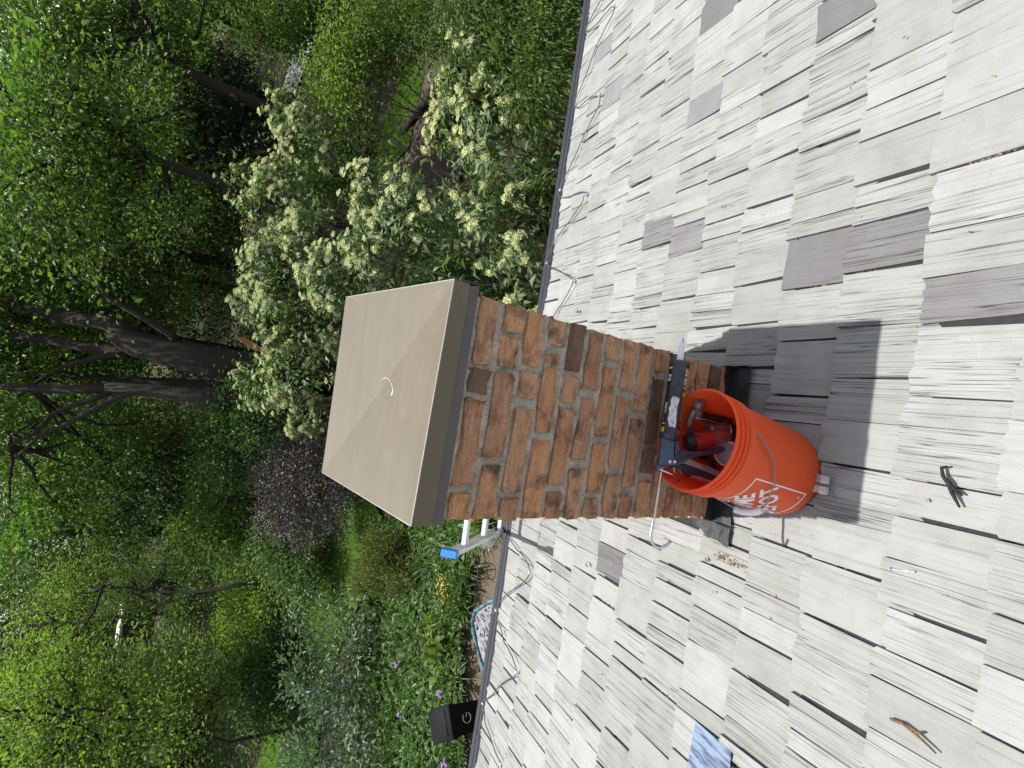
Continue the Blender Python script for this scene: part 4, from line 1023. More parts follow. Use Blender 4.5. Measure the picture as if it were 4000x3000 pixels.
def limbs(seed, base, blobs, r0, mat, parent, name="stem", forks=3, trunk_r=None):
    r = np.random.default_rng(seed); m_ = MB(); base = np.asarray(base, float)
    for c, rad_ in blobs:
        for _ in range(forks):
            e = np.asarray(c) + r.normal(0, .45, 3) * np.asarray(rad_)
            s_ = base + np.append(r.normal(0, .12, 2), 0)
            mid = s_ + (e - s_) * .5 + r.normal(0, .10, 3) * np.linalg.norm(e - s_) * np.array([1, 1, .3]); mid[2] += .08 * np.linalg.norm(e - s_)
            m_.tube([s_, s_ * .5 + mid * .5 + r.normal(0, .03, 3), mid, mid * .45 + e * .55 + r.normal(0, .04, 3), e], [r0, r0 * .85, r0 * .65, r0 * .4, r0 * .12], 6, cap=False)
            for _k in range(3):
                q0 = mid + (e - mid) * r.uniform(.1, .8); q1 = q0 + r.normal(0, .32, 3) * np.asarray(rad_)
                m_.tube([q0, (q0 + q1) / 2 + r.normal(0, .03, 3), q1], [r0 * .3, r0 * .2, r0 * .06], 5, cap=False)
    return m_.build(name, mat, parent, smooth=True)
def plant(name, label, cat, blobs, n, leaf, mat, group=None, base=None, seed=1, stem_r=.02, stem_mat=None, forks=2, crown="foliage", **kw):
    c = np.mean([b[0] for b in blobs], 0)
    b0 = np.array([c[0], c[1], GZ]) if base is None else np.asarray(base, float)
    t = thing(name, label, cat, b0, group)
    V, Fc = foliage(seed, blobs, n, leaf, **kw)
    tag(obj(crown, np_mesh(crown, V, Fc, mat), t), kind='stuff')
    if stem_r: limbs(seed + 7, b0, blobs, stem_r, stem_mat or M_STEM, t, "stem", forks)
    return t

# --- leatherleaf viburnums with cream flower heads
fm_r = np.random.default_rng(77)
def umbel(seed):
    """a domed head of small florets"""
    r = np.random.default_rng(seed); V = [(0, 0, .20)]; Fc = []
    for k_ in range(9):
        a = k_ * 6.2832 / 9; q = .40 * r.uniform(.8, 1.1); V.append((q * math.cos(a), q * math.sin(a), r.uniform(-.06, .04)))
    Fc += [(0, 1 + k_, 1 + (k_ + 1) % 9) for k_ in range(9)]
    for i in range(17):
        a = i * 2.39996; q = math.sqrt((i + .5) / 17); p = np.array([q * math.cos(a), q * math.sin(a), .52 * (1 - q * q)]) * .5 + r.normal(0, .03, 3)
        s_ = r.uniform(.10, .155); k_ = len(V); ph = r.uniform(0, 6.28)
        V += [p + s_ * np.array([math.cos(ph + t), math.sin(ph + t), r.uniform(-.2, .3)]) for t in (0, 2.1, 4.2)] + [p + np.array([0, 0, s_ * .9])]
        Fc += [(k_, k_ + 1, k_ + 3), (k_ + 1, k_ + 2, k_ + 3), (k_ + 2, k_, k_ + 3)]
    return np_mesh("flower_head", V, Fc, M_FLOWER)
UMB = [umbel(i) for i in range(8)]
VG = "cream flowering shrubs beyond the gutter"
def viburnum(label, blobs, ntip, share, seed, size=.100, leaf=.105):
    """shoots through the outer crown; each carries a whorl of drooping leaves and, on top, often a flower head"""
    r = np.random.default_rng(seed); c0 = np.mean([b[0] for b in blobs], 0)
    t = thing("viburnum_shrub", label, "shrub", (c0[0], c0[1], GZ), VG)
    w = np.array([b[1][0] ** 2 for b in blobs]); w = w / w.sum()
    cents = np.array([b[0] for b in blobs]); rads = np.array([b[1] * np.ones(3) for b in blobs])
    tips = []; dirs = []
    groups = []
    for g in range(max(6, ntip // 14)):                         # branches: bunches of shoots with gaps between them
        i = r.choice(len(blobs), p=w); d = nz(r.normal(0, 1, 3) + np.array([0, -.1, .45])); groups.append((i, d))
    tries = 0
    while len(tips) < ntip and tries < ntip * 30:
        tries += 1
        i, gd = groups[int(r.integers(len(groups)))]
        d = nz(gd + r.normal(0, .30, 3)); P = cents[i] + d * rads[i] * r.uniform(.72, 1.10)
        if np.any(np.sum(((P - cents) / rads) ** 2, 1) < .38): continue
        tips.append(P); dirs.append(nz(d * .6 + np.array([0, 0, .75]) + r.normal(0, .25, 3)))
    tips = np.array(tips); dirs = np.array(dirs); K = 9
    k = np.repeat(np.arange(len(tips)), K); N = len(k)
    az = r.uniform(0, 6.28, N); dn = r.uniform(.0, .17, N)
    ref = nzv(np.cross(dirs[k], r.normal(size=(N, 3)))); rad_d = nzv(ref + dirs[k] * r.uniform(-.55, .45, N)[:, None])
    P = tips[k] - dirs[k] * dn[:, None] + rad_d * .012
    V1, F1 = leaf_arrays(P, leaf * r.uniform(.6, 1.35, N), .40, rad_d, dirs[k] + r.normal(0, .28, (N, 3)), .10, .24, True)
    V2, F2 = foliage(seed + 3, [(b[0], b[1] * .72) for b in blobs], int(ntip * 1.8), leaf, .42, .3, .16, 14, True, .2, .2, .3)
    tag(obj("foliage", np_mesh("foliage", np.concatenate([V1, V2]), np.concatenate([F1, F2 + len(V1)]), M_L_VIB), t), kind='stuff')
    limbs(seed + 7, (c0[0], c0[1], GZ), blobs, .022, M_STEM, t, "stem", 3)
    order = np.argsort(-(dirs[:, 2] + r.normal(0, .25, len(tips)))); m = 0
    for i in order[:int(len(tips) * share)]:
        if m >= 290: break
        for _ in range(1 if r.random() < .6 else 2):
            Pq = tips[i] + dirs[i] * .03 + r.normal(0, .03, 3) * (_ > 0); s_ = size * r.uniform(.65, 1.25)
            zq = nz(dirs[i] + r.normal(0, .15, 3)); xq = nz(np.cross(zq, r.normal(0, 1, 3))); yq = np.cross(zq, xq); A = np.column_stack([xq, yq, zq]) * s_
            obj("flower_head", UMB[int(r.integers(8))], t, Matrix(((A[0, 0], A[0, 1], A[0, 2], Pq[0]), (A[1, 0], A[1, 1], A[1, 2], Pq[1]), (A[2, 0], A[2, 1], A[2, 2], Pq[2]), (0, 0, 0, 1)))); m += 1
    return t
viburnum("rounded cream flowering shrub close by the gutter beside the feathery conifer",
         [blob(1880, 330, 6.3, 200), blob(1960, 500, 6.0, 190), blob(1830, 520, 6.6, 150), blob(2000, 330, 6.1, 150)], 340, .80, 31)
viburnum("widest cream flowering shrub spreading from behind the chimney cap to the gutter",
         [blob(1500, 780, 6.9, 150), blob(1640, 900, 6.4, 190), blob(1830, 790, 6.0, 150), blob(1900, 930, 5.8, 150), blob(2080, 730, 5.5, 100), blob(2040, 1000, 5.4, 120), blob(1480, 960, 6.8, 150), blob(2070, 1180, 5.0, 75)], 430, .66, 32)
viburnum("tall cream flowering shrub rising past the top edge of the chimney cap",
         [blob(1080, 1060, 8.6, 140), blob(1230, 930, 8.2, 130), blob(1180, 1180, 8.0, 150), blob(1320, 1080, 7.6, 140), blob(1010, 1180, 8.8, 110), blob(1060, 1330, 8.8, 110)], 400, .70, 33, .108)
viburnum("leaning cream flowering shrub standing apart in front of the pale driveway",
         [blob(1130, 440, 9.0, 90), blob(1200, 560, 8.8, 95), blob(1080, 420, 9.2, 60)], 140, .8, 34, .108)
viburnum("shaded cream flowering shrub between the dark trunks and the chimney cap",
         [blob(1120, 780, 10.0, 150), blob(960, 720, 10.6, 110), blob(1000, 860, 10.2, 110)], 210, .7, 35, .108)
viburnum("low cream flowering shrub under the trunks at the far edge of the cap",
         [blob(1150, 1480, 10.0, 150), blob(1270, 1400, 9.2, 130), blob(1020, 1500, 10.6, 110), blob(1200, 1620, 10.0, 90)], 250, .65, 36, .108)

# --- conifer close to the gutter on the right, juniper, golden cypress
def sprays(seed, blobs, n, leaf, **kw): return foliage(seed, blobs, n, leaf, **kw)
plant("yew_shrub", "feathery green conifer beside the gutter at the far right end of the roof", "conifer",
      [blob(2080, 60, 5.6, 200), blob(2120, 260, 5.2, 150), blob(1900, 40, 6.0, 170), blob(2200, 120, 5.0, 130), blob(1960, 180, 5.8, 110)], 14000, .065, M_L_YEW, seed=41, wid=.24, clump=.15, per=150, hang=.9, droop=.3, shell=.55, up=.5, stem_r=.024, stem_mat=M_DEADTWIG, forks=7)
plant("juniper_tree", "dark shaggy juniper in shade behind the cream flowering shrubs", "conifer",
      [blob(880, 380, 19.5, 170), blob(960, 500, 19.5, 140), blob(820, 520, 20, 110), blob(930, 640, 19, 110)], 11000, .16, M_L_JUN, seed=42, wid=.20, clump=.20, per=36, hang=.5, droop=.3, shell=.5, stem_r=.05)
plant("cypress_shrub", "yellow green dwarf cypress among the strap leaved plants", "conifer",
      [blob(1500, 2150, 11.2, 95), blob(1560, 2230, 10.8, 80), blob(1460, 2260, 11.6, 70)], 7000, .075, M_L_GOLD, seed=43, wid=.22, clump=.08, per=40, hang=.2, shell=.6, stem_r=.02)
plant("barberry_shrub", "round burgundy leaved bush on the lawn beside the chimney cap", "shrub",
      [blob(1210, 1930, 12.6, 185, (1, 1, .95)), blob(1130, 2010, 12.8, 100), blob(1120, 1850, 13, 110)], 15000, .055, M_L_BARB, seed=44, wid=.6, clump=.12, per=36, shell=.72, stem_r=.02, forks=5)
# bare twiggy shrub
dt = thing("twiggy_shrub", "half dead shrub of bare grey twigs behind the burgundy bush", "shrub", (at(1000, 1780, 13.6)[0], at(1000, 1780, 13.6)[1], GZ))
limbs(91, (at(1000, 1780, 13.6)[0], at(1000, 1780, 13.6)[1], GZ), [blob(1010, 1760, 13.6, 120), blob(960, 1850, 13.8, 110), blob(1060, 1690, 13.4, 80)], .016, M_DEADTWIG, dt, "branches", 16)
plant("willow_shrub", "silvery leaved willow bush standing on the lawn at the lower corner", "shrub",
      [blob(1290, 2520, 11.8, 115), blob(1230, 2640, 11.8, 110), blob(1370, 2560, 11.2, 90), blob(1330, 2700, 11.2, 110), blob(1180, 2440, 12.4, 60), blob(1290, 2390, 12.2, 45), blob(1240, 2900, 11.4, 130), blob(1380, 2900, 10.6, 120)], 3600, .12, M_L_SILV, seed=45, wid=.42, clump=.17, per=40, shell=.35, up=.5, stem_r=.014, forks=2)

# --- ornamental shrubs and young trees of the middle distance
MID = [
    ("green_shrub", "bushy green growth at the far right beyond the pale driveway patch", "shrub", [blob(1130, 60, 19, 120), blob(1230, 120, 18, 100), blob(1240, 20, 18, 110), blob(1020, 130, 20, 80)], 9000, .13, M_L_TREE, 162, {}),
    ("green_shrub", "olive green drooping bush between the slender stems and the wall", "shrub", [blob(720, 2180, 21, 110), blob(760, 2330, 20, 100), blob(680, 2440, 21, 110), blob(850, 2560, 17, 110), blob(620, 2300, 22, 100)], 9000, .13, M_L_YEW, 160, dict(hang=.4)),
    ("green_shrub", "leafy shaded bush behind the burgundy bush under the drooping evergreen", "shrub", [blob(850, 1880, 16, 100), blob(830, 2010, 16, 100), blob(760, 2090, 17, 90)], 7000, .12, M_L_TREE, 161, {}),
    ("green_shrub", "fresh green bush in sun above the retaining wall", "shrub", [blob(930, 2140, 19, 120), blob(860, 2080, 19.5, 90), blob(980, 2260, 18, 80)], 9000, .10, M_L_BED, 51, {}),
    ("green_shrub", "leafy bright bush beside the slender leaning tree", "shrub", [blob(1000, 2400, 16, 110), blob(950, 2310, 17, 90), blob(1060, 2300, 15.5, 90), blob(900, 2450, 17, 80)], 9000, .10, M_L_LIME, 52, {}),
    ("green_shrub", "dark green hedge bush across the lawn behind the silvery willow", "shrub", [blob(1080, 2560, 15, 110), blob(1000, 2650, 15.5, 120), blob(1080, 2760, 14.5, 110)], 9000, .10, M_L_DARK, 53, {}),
    ("green_shrub", "broad green shrub between the burgundy bush and the lawn", "shrub", [blob(1130, 2180, 14.2, 110), blob(1080, 2090, 14.6, 100), blob(1190, 2290, 13.6, 70)], 8000, .09, M_L_BED, 54, {}),
    ("green_shrub", "dark bush under the trunks behind the twiggy grey shrub", "shrub", [blob(930, 1640, 13.6, 120), blob(880, 1760, 14, 120), blob(1000, 1650, 13, 100)], 9000, .10, M_L_DARK, 55, {}),
    ("young_tree", "light green young tree in sun beside the mulch bed", "tree", [blob(1320, 240, 11.6, 110), blob(1400, 150, 11.4, 110), blob(1320, 360, 11.2, 90), blob(1250, 330, 12, 80), blob(1380, 400, 11.0, 60)], 6000, .085, M_L_LIME, 56, dict(stem_r=.02, forks=1, shell=.1, per=36, hang=.3)),
    ("young_tree", "small leaved tree with glossy leaves at the far right beyond the conifer", "tree", [blob(1680, 60, 11, 130), blob(1580, 140, 11.5, 110), blob(1760, 150, 10.5, 90), blob(1520, 30, 12, 110)], 11000, .075, M_L_TREE, 57, dict(stem_r=.02, forks=1)),
    ("young_tree", "shaded sapling with thin dark stems between the cream shrubs", "tree", [blob(1330, 620, 12, 110), blob(1260, 700, 12, 100), blob(1400, 560, 11.5, 80)], 7500, .08, M_L_TREE, 58, dict(stem_r=.02, forks=1)),
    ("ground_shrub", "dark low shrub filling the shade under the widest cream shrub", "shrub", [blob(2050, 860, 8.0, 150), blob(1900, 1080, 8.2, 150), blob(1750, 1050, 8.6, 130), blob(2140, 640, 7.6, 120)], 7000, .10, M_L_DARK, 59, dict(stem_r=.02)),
]
for nm, lab, cat, bl, n, lf, mt, sd_, kw in MID:
    kw = dict(dict(wid=.52, clump=.21, per=48, shell=.4, stem_r=.025), **kw)
    plant(nm, lab, cat, bl, n, lf, mt, seed=sd_, **kw)

# --- the big trees
def tree(name, label, trunks, blobs, n, leaf, mat, seed, base, group=None, **kw):
    t = thing(name, label, "tree", base, group)
    m_ = MB()
    for pts, rr_ in trunks: m_.tube(pts, rr_, 10, cap=True)
    m_.build("trunk", M_BARK, t, smooth=True)
    if blobs:
        kw = dict(dict(wid=.55, clump=.42, per=85, shell=.2), **kw)
        V, Fc = foliage(seed, blobs, n, leaf, **kw)
        tag(obj("crown", np_mesh("crown", V, Fc, mat), t), kind='stuff')
        r = np.random.default_rng(seed + 3); top = [np.asarray(p) for pts, _ in trunks for p in pts[1:]]
        b_ = MB()
        for c, rad_ in blobs:
            c = np.asarray(c); s_ = min(top, key=lambda p: np.linalg.norm(p - c))
            for _ in range(3):
                e = c + r.normal(0, .5, 3) * rad_; md = (s_ + e) / 2 + r.normal(0, .12, 3) * np.linalg.norm(e - s_) * .6
                b_.tube([s_, (s_ + md) / 2 + r.normal(0, .08, 3), md, (md + e) / 2 + r.normal(0, .08, 3), e], [.05, .042, .034, .024, .008], 6, cap=False)
                for _k in range(3):
                    q0 = md + (e - md) * r.uniform(0, .9); q1 = q0 + r.normal(0, .35, 3) * rad_
                    b_.tube([q0, (q0 + q1) / 2 + r.normal(0, .06, 3), q1], [.02, .014, .005], 5, cap=False)
        b_.build("branches", M_BARK, t, smooth=True)
    return t
def T(pts, d0, d1, w0, w1):
    n_ = len(pts); P = []; R_ = []
    for i, (x, y) in enumerate(pts):
        f = i / (n_ - 1); d_ = d0 + (d1 - d0) * f; P.append(at(x, y, d_)); R_.append((w0 + (w1 - w0) * f) * d_ / F_PX / 2)
    return P, R_
def down(P, R_, flare=1.35):
    b = np.array([P[0][0], P[0][1], GZ - .1]); return [b, b * .4 + P[0] * .6] + P, [R_[0] * flare, R_[0] * 1.08] + R_
tA = T([(832, 1416), (700, 1385), (603, 1365), (500, 1330), (452, 1285)], 14.0, 14.0, 128, 92)
tree("maple_tree", "thick dark trunked tree forking into several limbs above the chimney cap",
     [down(*tA), T([(470, 1300), (440, 1265), (340, 1252), (241, 1238), (90, 1199), (-40, 1170), (-260, 1120)], 14.0, 15, 66, 40),
      T([(560, 1370), (482, 1374), (380, 1362), (301, 1350), (151, 1319), (-30, 1318), (-240, 1320)], 14.1, 14.6, 52, 30),
      T([(690, 1330), (663, 1301), (542, 1229), (422, 1160), (362, 1060), (300, 900)], 13.9, 12.5, 36, 14), T([(480, 1195), (400, 1130), (372, 1085), (420, 1020), (470, 990)], 13.3, 12.8, 20, 8),
      T([(500, 1390), (416, 1386), (330, 1410), (241, 1434), (151, 1488), (60, 1560)], 14.0, 13.2, 26, 10)],
     [blob(-150, 1150, 14, 330), blob(120, 1000, 15.5, 230), blob(60, 1400, 16.5, 230), blob(350, 1010, 15.5, 180), blob(-350, 1500, 14, 300), blob(560, 1120, 16, 170)], 11000, .17, M_L_TREE, 61, (at(832, 1416, 14.0)[0], at(832, 1416, 14.0)[1], GZ))
tB = T([(844, 1548), (720, 1540), (603, 1528), (512, 1520), (422, 1512)], 13.0, 13.0, 62, 44)
tree("maple_tree", "slimmer dark tree with curved limbs beside the thick forked trunk",
     [down(*tB), T([(440, 1514), (301, 1521), (120, 1518), (0, 1506), (-200, 1490)], 13.0, 13.2, 40, 28),
      T([(560, 1525), (512, 1536), (440, 1562), (392, 1585), (271, 1651), (151, 1705), (60, 1790)], 13.0, 12.4, 28, 12),
      T([(440, 1525), (362, 1560), (250, 1595), (199, 1621), (140, 1690), (40, 1740)], 13.0, 12.6, 26, 10)],
     [blob(-120, 1650, 13, 260), blob(120, 1850, 14.5, 220), blob(330, 1880, 15, 180), blob(500, 1700, 16, 150)], 6500, .15, M_L_TREE, 62, (at(844, 1548, 13)[0], at(844, 1548, 13)[1], GZ))
tC = T([(830, 1505), (700, 1495), (603, 1490), (422, 1478), (271, 1468), (0, 1450)], 17, 17, 42, 20)
tree("maple_tree", "thin dark trunk standing just behind the two big trunks", [down(*tC)], [blob(100, 1480, 19, 170), blob(300, 1450, 20, 150)], 5000, .13, M_L_LIME, 63, (at(830, 1505, 17)[0], at(830, 1505, 17)[1], GZ))
tD = T([(760, 300), (723, 277), (690, 240), (651, 193)], 17, 16.6, 46, 34)
tree("oak_tree", "dark limbed tree leaning above the shaggy juniper",
     [down(*tD), T([(660, 205), (600, 165), (560, 110), (520, 0), (480, -120)], 16.6, 15.6, 28, 16), T([(655, 197), (600, 110), (560, 60), (510, -40)], 16.6, 16, 22, 12),
      T([(760, 160), (775, 130), (790, 60), (800, 0)], 17, 16.6, 18, 8)],
     [blob(560, 120, 16.5, 170), blob(380, 60, 16, 200), blob(200, 180, 15, 190)], 8500, .15, M_L_TREE, 64, (at(760, 300, 17)[0], at(760, 300, 17)[1], GZ))
tE = T([(640, 640), (560, 600), (512, 560), (450, 515), (410, 482)], 13, 12.4, 36, 26)
tree("oak_tree", "leafy tree with a slanting dark limb left of the juniper",
     [down(*tE), T([(412, 484), (370, 430), (325, 392), (290, 350), (255, 290)], 12.4, 11.6, 22, 12), T([(470, 530), (430, 470), (380, 420), (360, 370), (350, 300)], 12.4, 12, 14, 7), T([(480, 440), (470, 370), (460, 300), (450, 250)], 12.3, 12, 10, 5)],
     [blob(380, 480, 11.8, 200), blob(180, 480, 11.2, 220), blob(90, 750, 11.4, 200), blob(420, 720, 12.5, 180), blob(280, 880, 12, 170), blob(600, 820, 13.5, 140), blob(620, 480, 14.5, 140)], 9500, .145, M_L_TREE, 65, (at(640, 640, 13)[0], at(640, 640, 13)[1], GZ))
tF = T([(970, 2277), (860, 2300), (753, 2313), (640, 2312), (542, 2307), (400, 2290)], 15, 15, 17, 6)
tree("slender_tree", "slender dark stemmed tree leaning over the bright bushes", [down(*tF), T([(820, 2310), (700, 2340), (600, 2360), (480, 2380)], 15, 15, 9, 4), T([(700, 2313), (600, 2280), (520, 2230)], 15, 15, 8, 3)],
     [blob(560, 2290, 15.5, 110), blob(440, 2330, 15.5, 110), blob(640, 2220, 15.5, 90)], 4500, .085, M_L_YEW, 66, (at(970, 2277, 15)[0], at(970, 2277, 15)[1], GZ), clump=.2, wid=.3)
tG = T([(420, 2415), (350, 2422), (220, 2436), (100, 2448), (0, 2458), (-200, 2480)], 20, 20, 16, 10)
tree("slender_tree", "thin straight stemmed tree before the pale far road", [down(*tG)], [blob(260, 2330, 21, 130), blob(330, 2520, 20, 90)], 6000, .12, M_L_LIME, 67, (at(420, 2415, 20)[0], at(420, 2415, 20)[1], GZ))
tree("leafy_tree", "bright yellow green tree at the near left with drooping twigs",
     [down(*T([(900, 2900), (760, 2860), (560, 2830), (300, 2800)], 14, 14, 12, 6))],
     [blob(760, 2760, 13.5, 150), blob(600, 2640, 14, 150), blob(640, 2860, 12.5, 160), blob(420, 2780, 13, 170), blob(240, 2680, 14, 150), blob(200, 2900, 12.5, 180), blob(60, 2760, 14, 130), blob(840, 2640, 15, 100)], 9500, .115, M_L_LIME, 68, (at(900, 2900, 14)[0], at(900, 2900, 14)[1], GZ), clump=.40, per=130)
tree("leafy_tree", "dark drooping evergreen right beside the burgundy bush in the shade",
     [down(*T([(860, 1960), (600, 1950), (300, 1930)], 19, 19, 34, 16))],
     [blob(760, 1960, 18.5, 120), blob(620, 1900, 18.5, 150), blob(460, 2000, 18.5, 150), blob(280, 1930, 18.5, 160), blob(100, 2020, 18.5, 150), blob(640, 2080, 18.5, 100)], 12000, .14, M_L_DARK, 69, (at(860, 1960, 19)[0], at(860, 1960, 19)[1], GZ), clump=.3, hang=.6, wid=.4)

# --- woodland behind: five grown kinds, copied
def proto(label, seed, mat, h, w, n, leaf, name="woodland_tree", hang=0.0, cone=False):
    r = np.random.default_rng(seed); t = thing(name, label, "tree", (0, 0, 0), "woodland trees behind the garden")
    bl = []
    k_ = 9
    for i in range(k_):
        f = (i + .6) / k_; z = h * (.12 + .84 * f); rd = w * ((1 - f) * .9 + .15 if cone else (.55 + .75 * math.sin(math.pi * min(1, f * 1.05)) * .75))
        for j in range(1 if cone else 2):
            a = r.uniform(0, 6.28); bl.append((np.array([math.cos(a) * rd * (.15 if cone else .5), math.sin(a) * rd * (.15 if cone else .5), z]), np.array([rd, rd, h * .11]) * (1 if cone else .8)))
    m_ = MB(); m_.tube([(0, 0, -.2), (.1, .05, h * .35), (-.1, .1, h * .65), (0, 0, h * .93)], [h * .022, h * .017, h * .011, .03], 8)
    for _ in range(14):
        z = r.uniform(.2, .8) * h; a = r.uniform(0, 6.28); L_ = w * r.uniform(.5, .95)
        m_.tube([(0, 0, z), (math.cos(a) * L_ * .5, math.sin(a) * L_ * .5, z + L_ * .3), (math.cos(a) * L_, math.sin(a) * L_, z + L_ * .45)], [h * .008, h * .005, .015], 6, cap=False)
    m_.build("trunk", M_BARK, t, smooth=True)
    V, Fc = foliage(seed, bl, n, leaf, clump=.55, per=95, shell=.25, wid=.55, hang=hang, up=.6)
    tag(obj("crown", np_mesh("crown", V, Fc, mat), t), kind='stuff')
    return t
PR = [proto("mid green woodland tree with a broad leafy crown behind the garden", 71, M_L_TREE, 12, 3.0, 13000, .18),
      proto("yellow green woodland tree with a light crown behind the garden", 72, M_L_LIME, 10.5, 2.9, 11500, .17),
      proto("deep green woodland tree with a dense shaded crown behind the garden", 73, M_L_DARK, 13, 3.0, 14000, .17),
      proto("narrow dark conifer standing among the woodland trees behind the garden", 74, M_L_YEW, 12, 2.4, 15000, .15, "woodland_conifer", .5, True)]
PLACE = []
pr = np.random.default_rng(8)
for row, (dep, step) in enumerate(((23.5, 3.6), (31, 4.6), (42, 6.0), (57, 7.5))):
    half = dep * .86
    x = -half - 1
    while x < half + 2:
        PLACE.append((x + pr.uniform(-.8, .8), dep + pr.uniform(-2.0, 2.0), row)); x += step * pr.uniform(.85, 1.2)
PLACE += [(-26.5, 60, 3), (-23.5, 63, 3), (-29.5, 62, 3)]
used = set()
WK = ['mid green broad woodland tree', 'yellow green light crowned woodland tree', 'deep green dense woodland tree', 'narrow dark woodland conifer']
for i, (x, y, row) in enumerate(PLACE):
    fr_ = x / y                                   # left of the view: lighter trees, middle: dark, right: mixed
    if row == 0 and (.38 < fr_ < .62 or -.50 < fr_ < -.28): continue       # driveway and road views stay open
    if y < 48 and abs(fr_ + .433) < .045: continue
    if row < 3 and y < 40 and abs(fr_ + .490) < .03: continue
    pr_w = [.25, .55, .1, .1] if fr_ < -.25 else ([.25, .1, .4, .25] if fr_ < .12 else [.5, .25, .15, .1])
    k_ = int(pr.choice(4, p=pr_w)); s_ = pr.uniform(.8, 1.2) * (1.0 if row < 2 else 1.25)
    zq = GZ + (np.clip((y - 30) / 60, 0, 1) ** 2) * 2.5 - .1
    Mx = Matrix.Translation((x, y, zq)) @ Matrix.Rotation(pr.uniform(0, 6.28), 4, 'Z') @ Matrix.Diagonal((s_, s_, s_ * pr.uniform(.9, 1.15), 1))
    wlab = WK[k_] + (' beyond the bin end of the garden' if fr_ < -.25 else ' behind the big trunks' if fr_ < .12 else ' beyond the flowering shrubs and driveway') + ('' if row < 2 else ', far back')
    if k_ not in used:
        used.add(k_); PR[k_].matrix_basis = Mx; PR[k_]['label'] = wlab
    else:
        copy_thing(PR[k_], Mx, wlab)
for k_ in range(4):
    if k_ not in used: PR[k_].matrix_basis = Matrix.Translation((6 * k_, 45, GZ))

# --- built things at the back
w0, w1 = np.array([-12.2, 22.5, GZ]), np.array([-5.8, 25.8, GZ])
rw = thing("retaining_wall", "low brown stone retaining wall beyond the lawn behind bright bushes", "wall", (w0 + w1) / 2)
wr = np.random.default_rng(4); u_ = nz(w1 - w0); nn_ = np.array([-u_[1], u_[0], 0]); Lw = np.linalg.norm(w1 - w0)
stn = []
for c_ in range(4):
    x = wr.uniform(0, .2)
    while x < Lw - .2:
        l_ = wr.uniform(.3, .7); P = w0 + u_ * (x + l_ / 2) + np.array([0, 0, .11 + c_ * .215]) + nn_ * wr.normal(0, .02)
        MB().box(P, (l_ / 2 - .012, .16, .10), (u_, nn_, zz)).build("stone", M_STONE, rw); x += l_
sh = thing("shed", "dark brown garden shed with pale roof edge among the far trees", "shed", (-18.9, 44, GZ))
su = nz([.92, .40, 0]); sn_ = np.array([-su[1], su[0], 0]); sc_ = np.array([-18.9, 44.2, GZ + .1])
MB().box(sc_ + zz * .85, (1.35, 1.1, .85), (su, sn_, zz)).build("wall", M_SHED, sh)
MB().box(sc_ + zz * 1.78, (1.5, 1.3, .07), (su, sn_, zz)).build("roof", M_PALE, sh)
sh2 = thing("cabin", "dark far cabin with a pale roof edge at the far end of the trees", "cabin", (-19.5, 41.0, GZ))
sc_ = at(22, 2512, 41)
MB().box((sc_[0], sc_[1], (GZ + sc_[2] + .75) / 2), (1.45, 1.0, (sc_[2] + .75 - GZ) / 2), (su, sn_, zz)).build("wall", M_SHED, sh2)
MB().box((sc_[0], sc_[1], sc_[2] + .85), (1.6, 1.15, .10), (su, sn_, zz)).build("roof", M_PALE, sh2)
P0, P1 = at(930, 1320, 16.5), at(1000, 1365, 16.0)
ob2 = MB().box((P0 + P1) / 2 + np.array([0, 0, -.1]), (np.linalg.norm(P1 - P0) / 2 + .1, .02, .16), (nz(P1 - P0), nz(np.cross(zz, P1 - P0)), nz(np.cross(P1 - P0, np.cross(zz, P1 - P0)))))
tag(ob2.build("painted_board", M_ORPL), "orange painted board leaning in the undergrowth beside the thick trunk", "board")
lgp = [(7.7, 10.2, GZ + .16), (7.5, 11.0, GZ + .2), (7.3, 12.0, GZ + .17), (7.0, 12.9, GZ + .15)]
tag(MB().tube(lgp, [.10, .13, .12, .09], 10).build("fallen_log", M_BARK, smooth=True), "fallen brown log lying across the mulch bed by the side lawn", "log")

# --- garden bed: strap leaved clumps, flowers, ground cover, grass
def strap_clump(seed, n, L0, w0_, mat=M_L_STRAP):
    r = np.random.default_rng(seed); V = []; Fc = []
    for _ in range(n):
        a = r.uniform(0, 6.28); L_ = L0 * r.uniform(.6, 1.15); lean = r.uniform(.25, 1.0); w_ = w0_ * r.uniform(.7, 1.2)
        u = np.array([math.cos(a), math.sin(a), 0]); s_ = np.array([-u[1], u[0], 0]); b = np.append(r.normal(0, .04, 2), 0); k_ = len(V)
        for j in range(6):
            t = j / 5; p = b + u * L_ * lean * (t ** 1.4) + np.array([0, 0, L_ * (t * (1.15 - .2 * lean) - lean * .78 * t ** 2.6)])
            ww = w_ * (1 - t ** 2.5) * (.7 + .3 * min(1, t * 4)) + .0008
            V += [p - s_ * ww / 2, p + s_ * ww / 2]
        Fc += [(k_ + 2 * j, k_ + 2 * j + 1, k_ + 2 * j + 3, k_ + 2 * j + 2) for j in range(5)]
    return np_mesh("leaf_blades", V, Fc, mat)
SG = "strap leaved daylily clumps in the bed"
CL = [strap_clump(i, 70, .62, .024) for i in range(4)]
dr_ = np.random.default_rng(15)
spots = [(1810, 2130), (1770, 2200), (1850, 2230), (1830, 2290), (1740, 2120), (1700, 2200), (1780, 2420), (1720, 2430), (1660, 2480), (1640, 2400), (1590, 2470), (1760, 2560), (1700, 2640), (1650, 2570), (1600, 2620), (1780, 2700), (1720, 2760), (1640, 2720), (1560, 2760), (1590, 2860), (1650, 2900), (1560, 2960), (1500, 2660), (1830, 2380), (1680, 2080), (1800, 2640), (1470, 2350), (1420, 2290), (1900, 2055), (1875, 2105), (1935, 2035), (1860, 2030), (1905, 2000), (1820, 2060)]
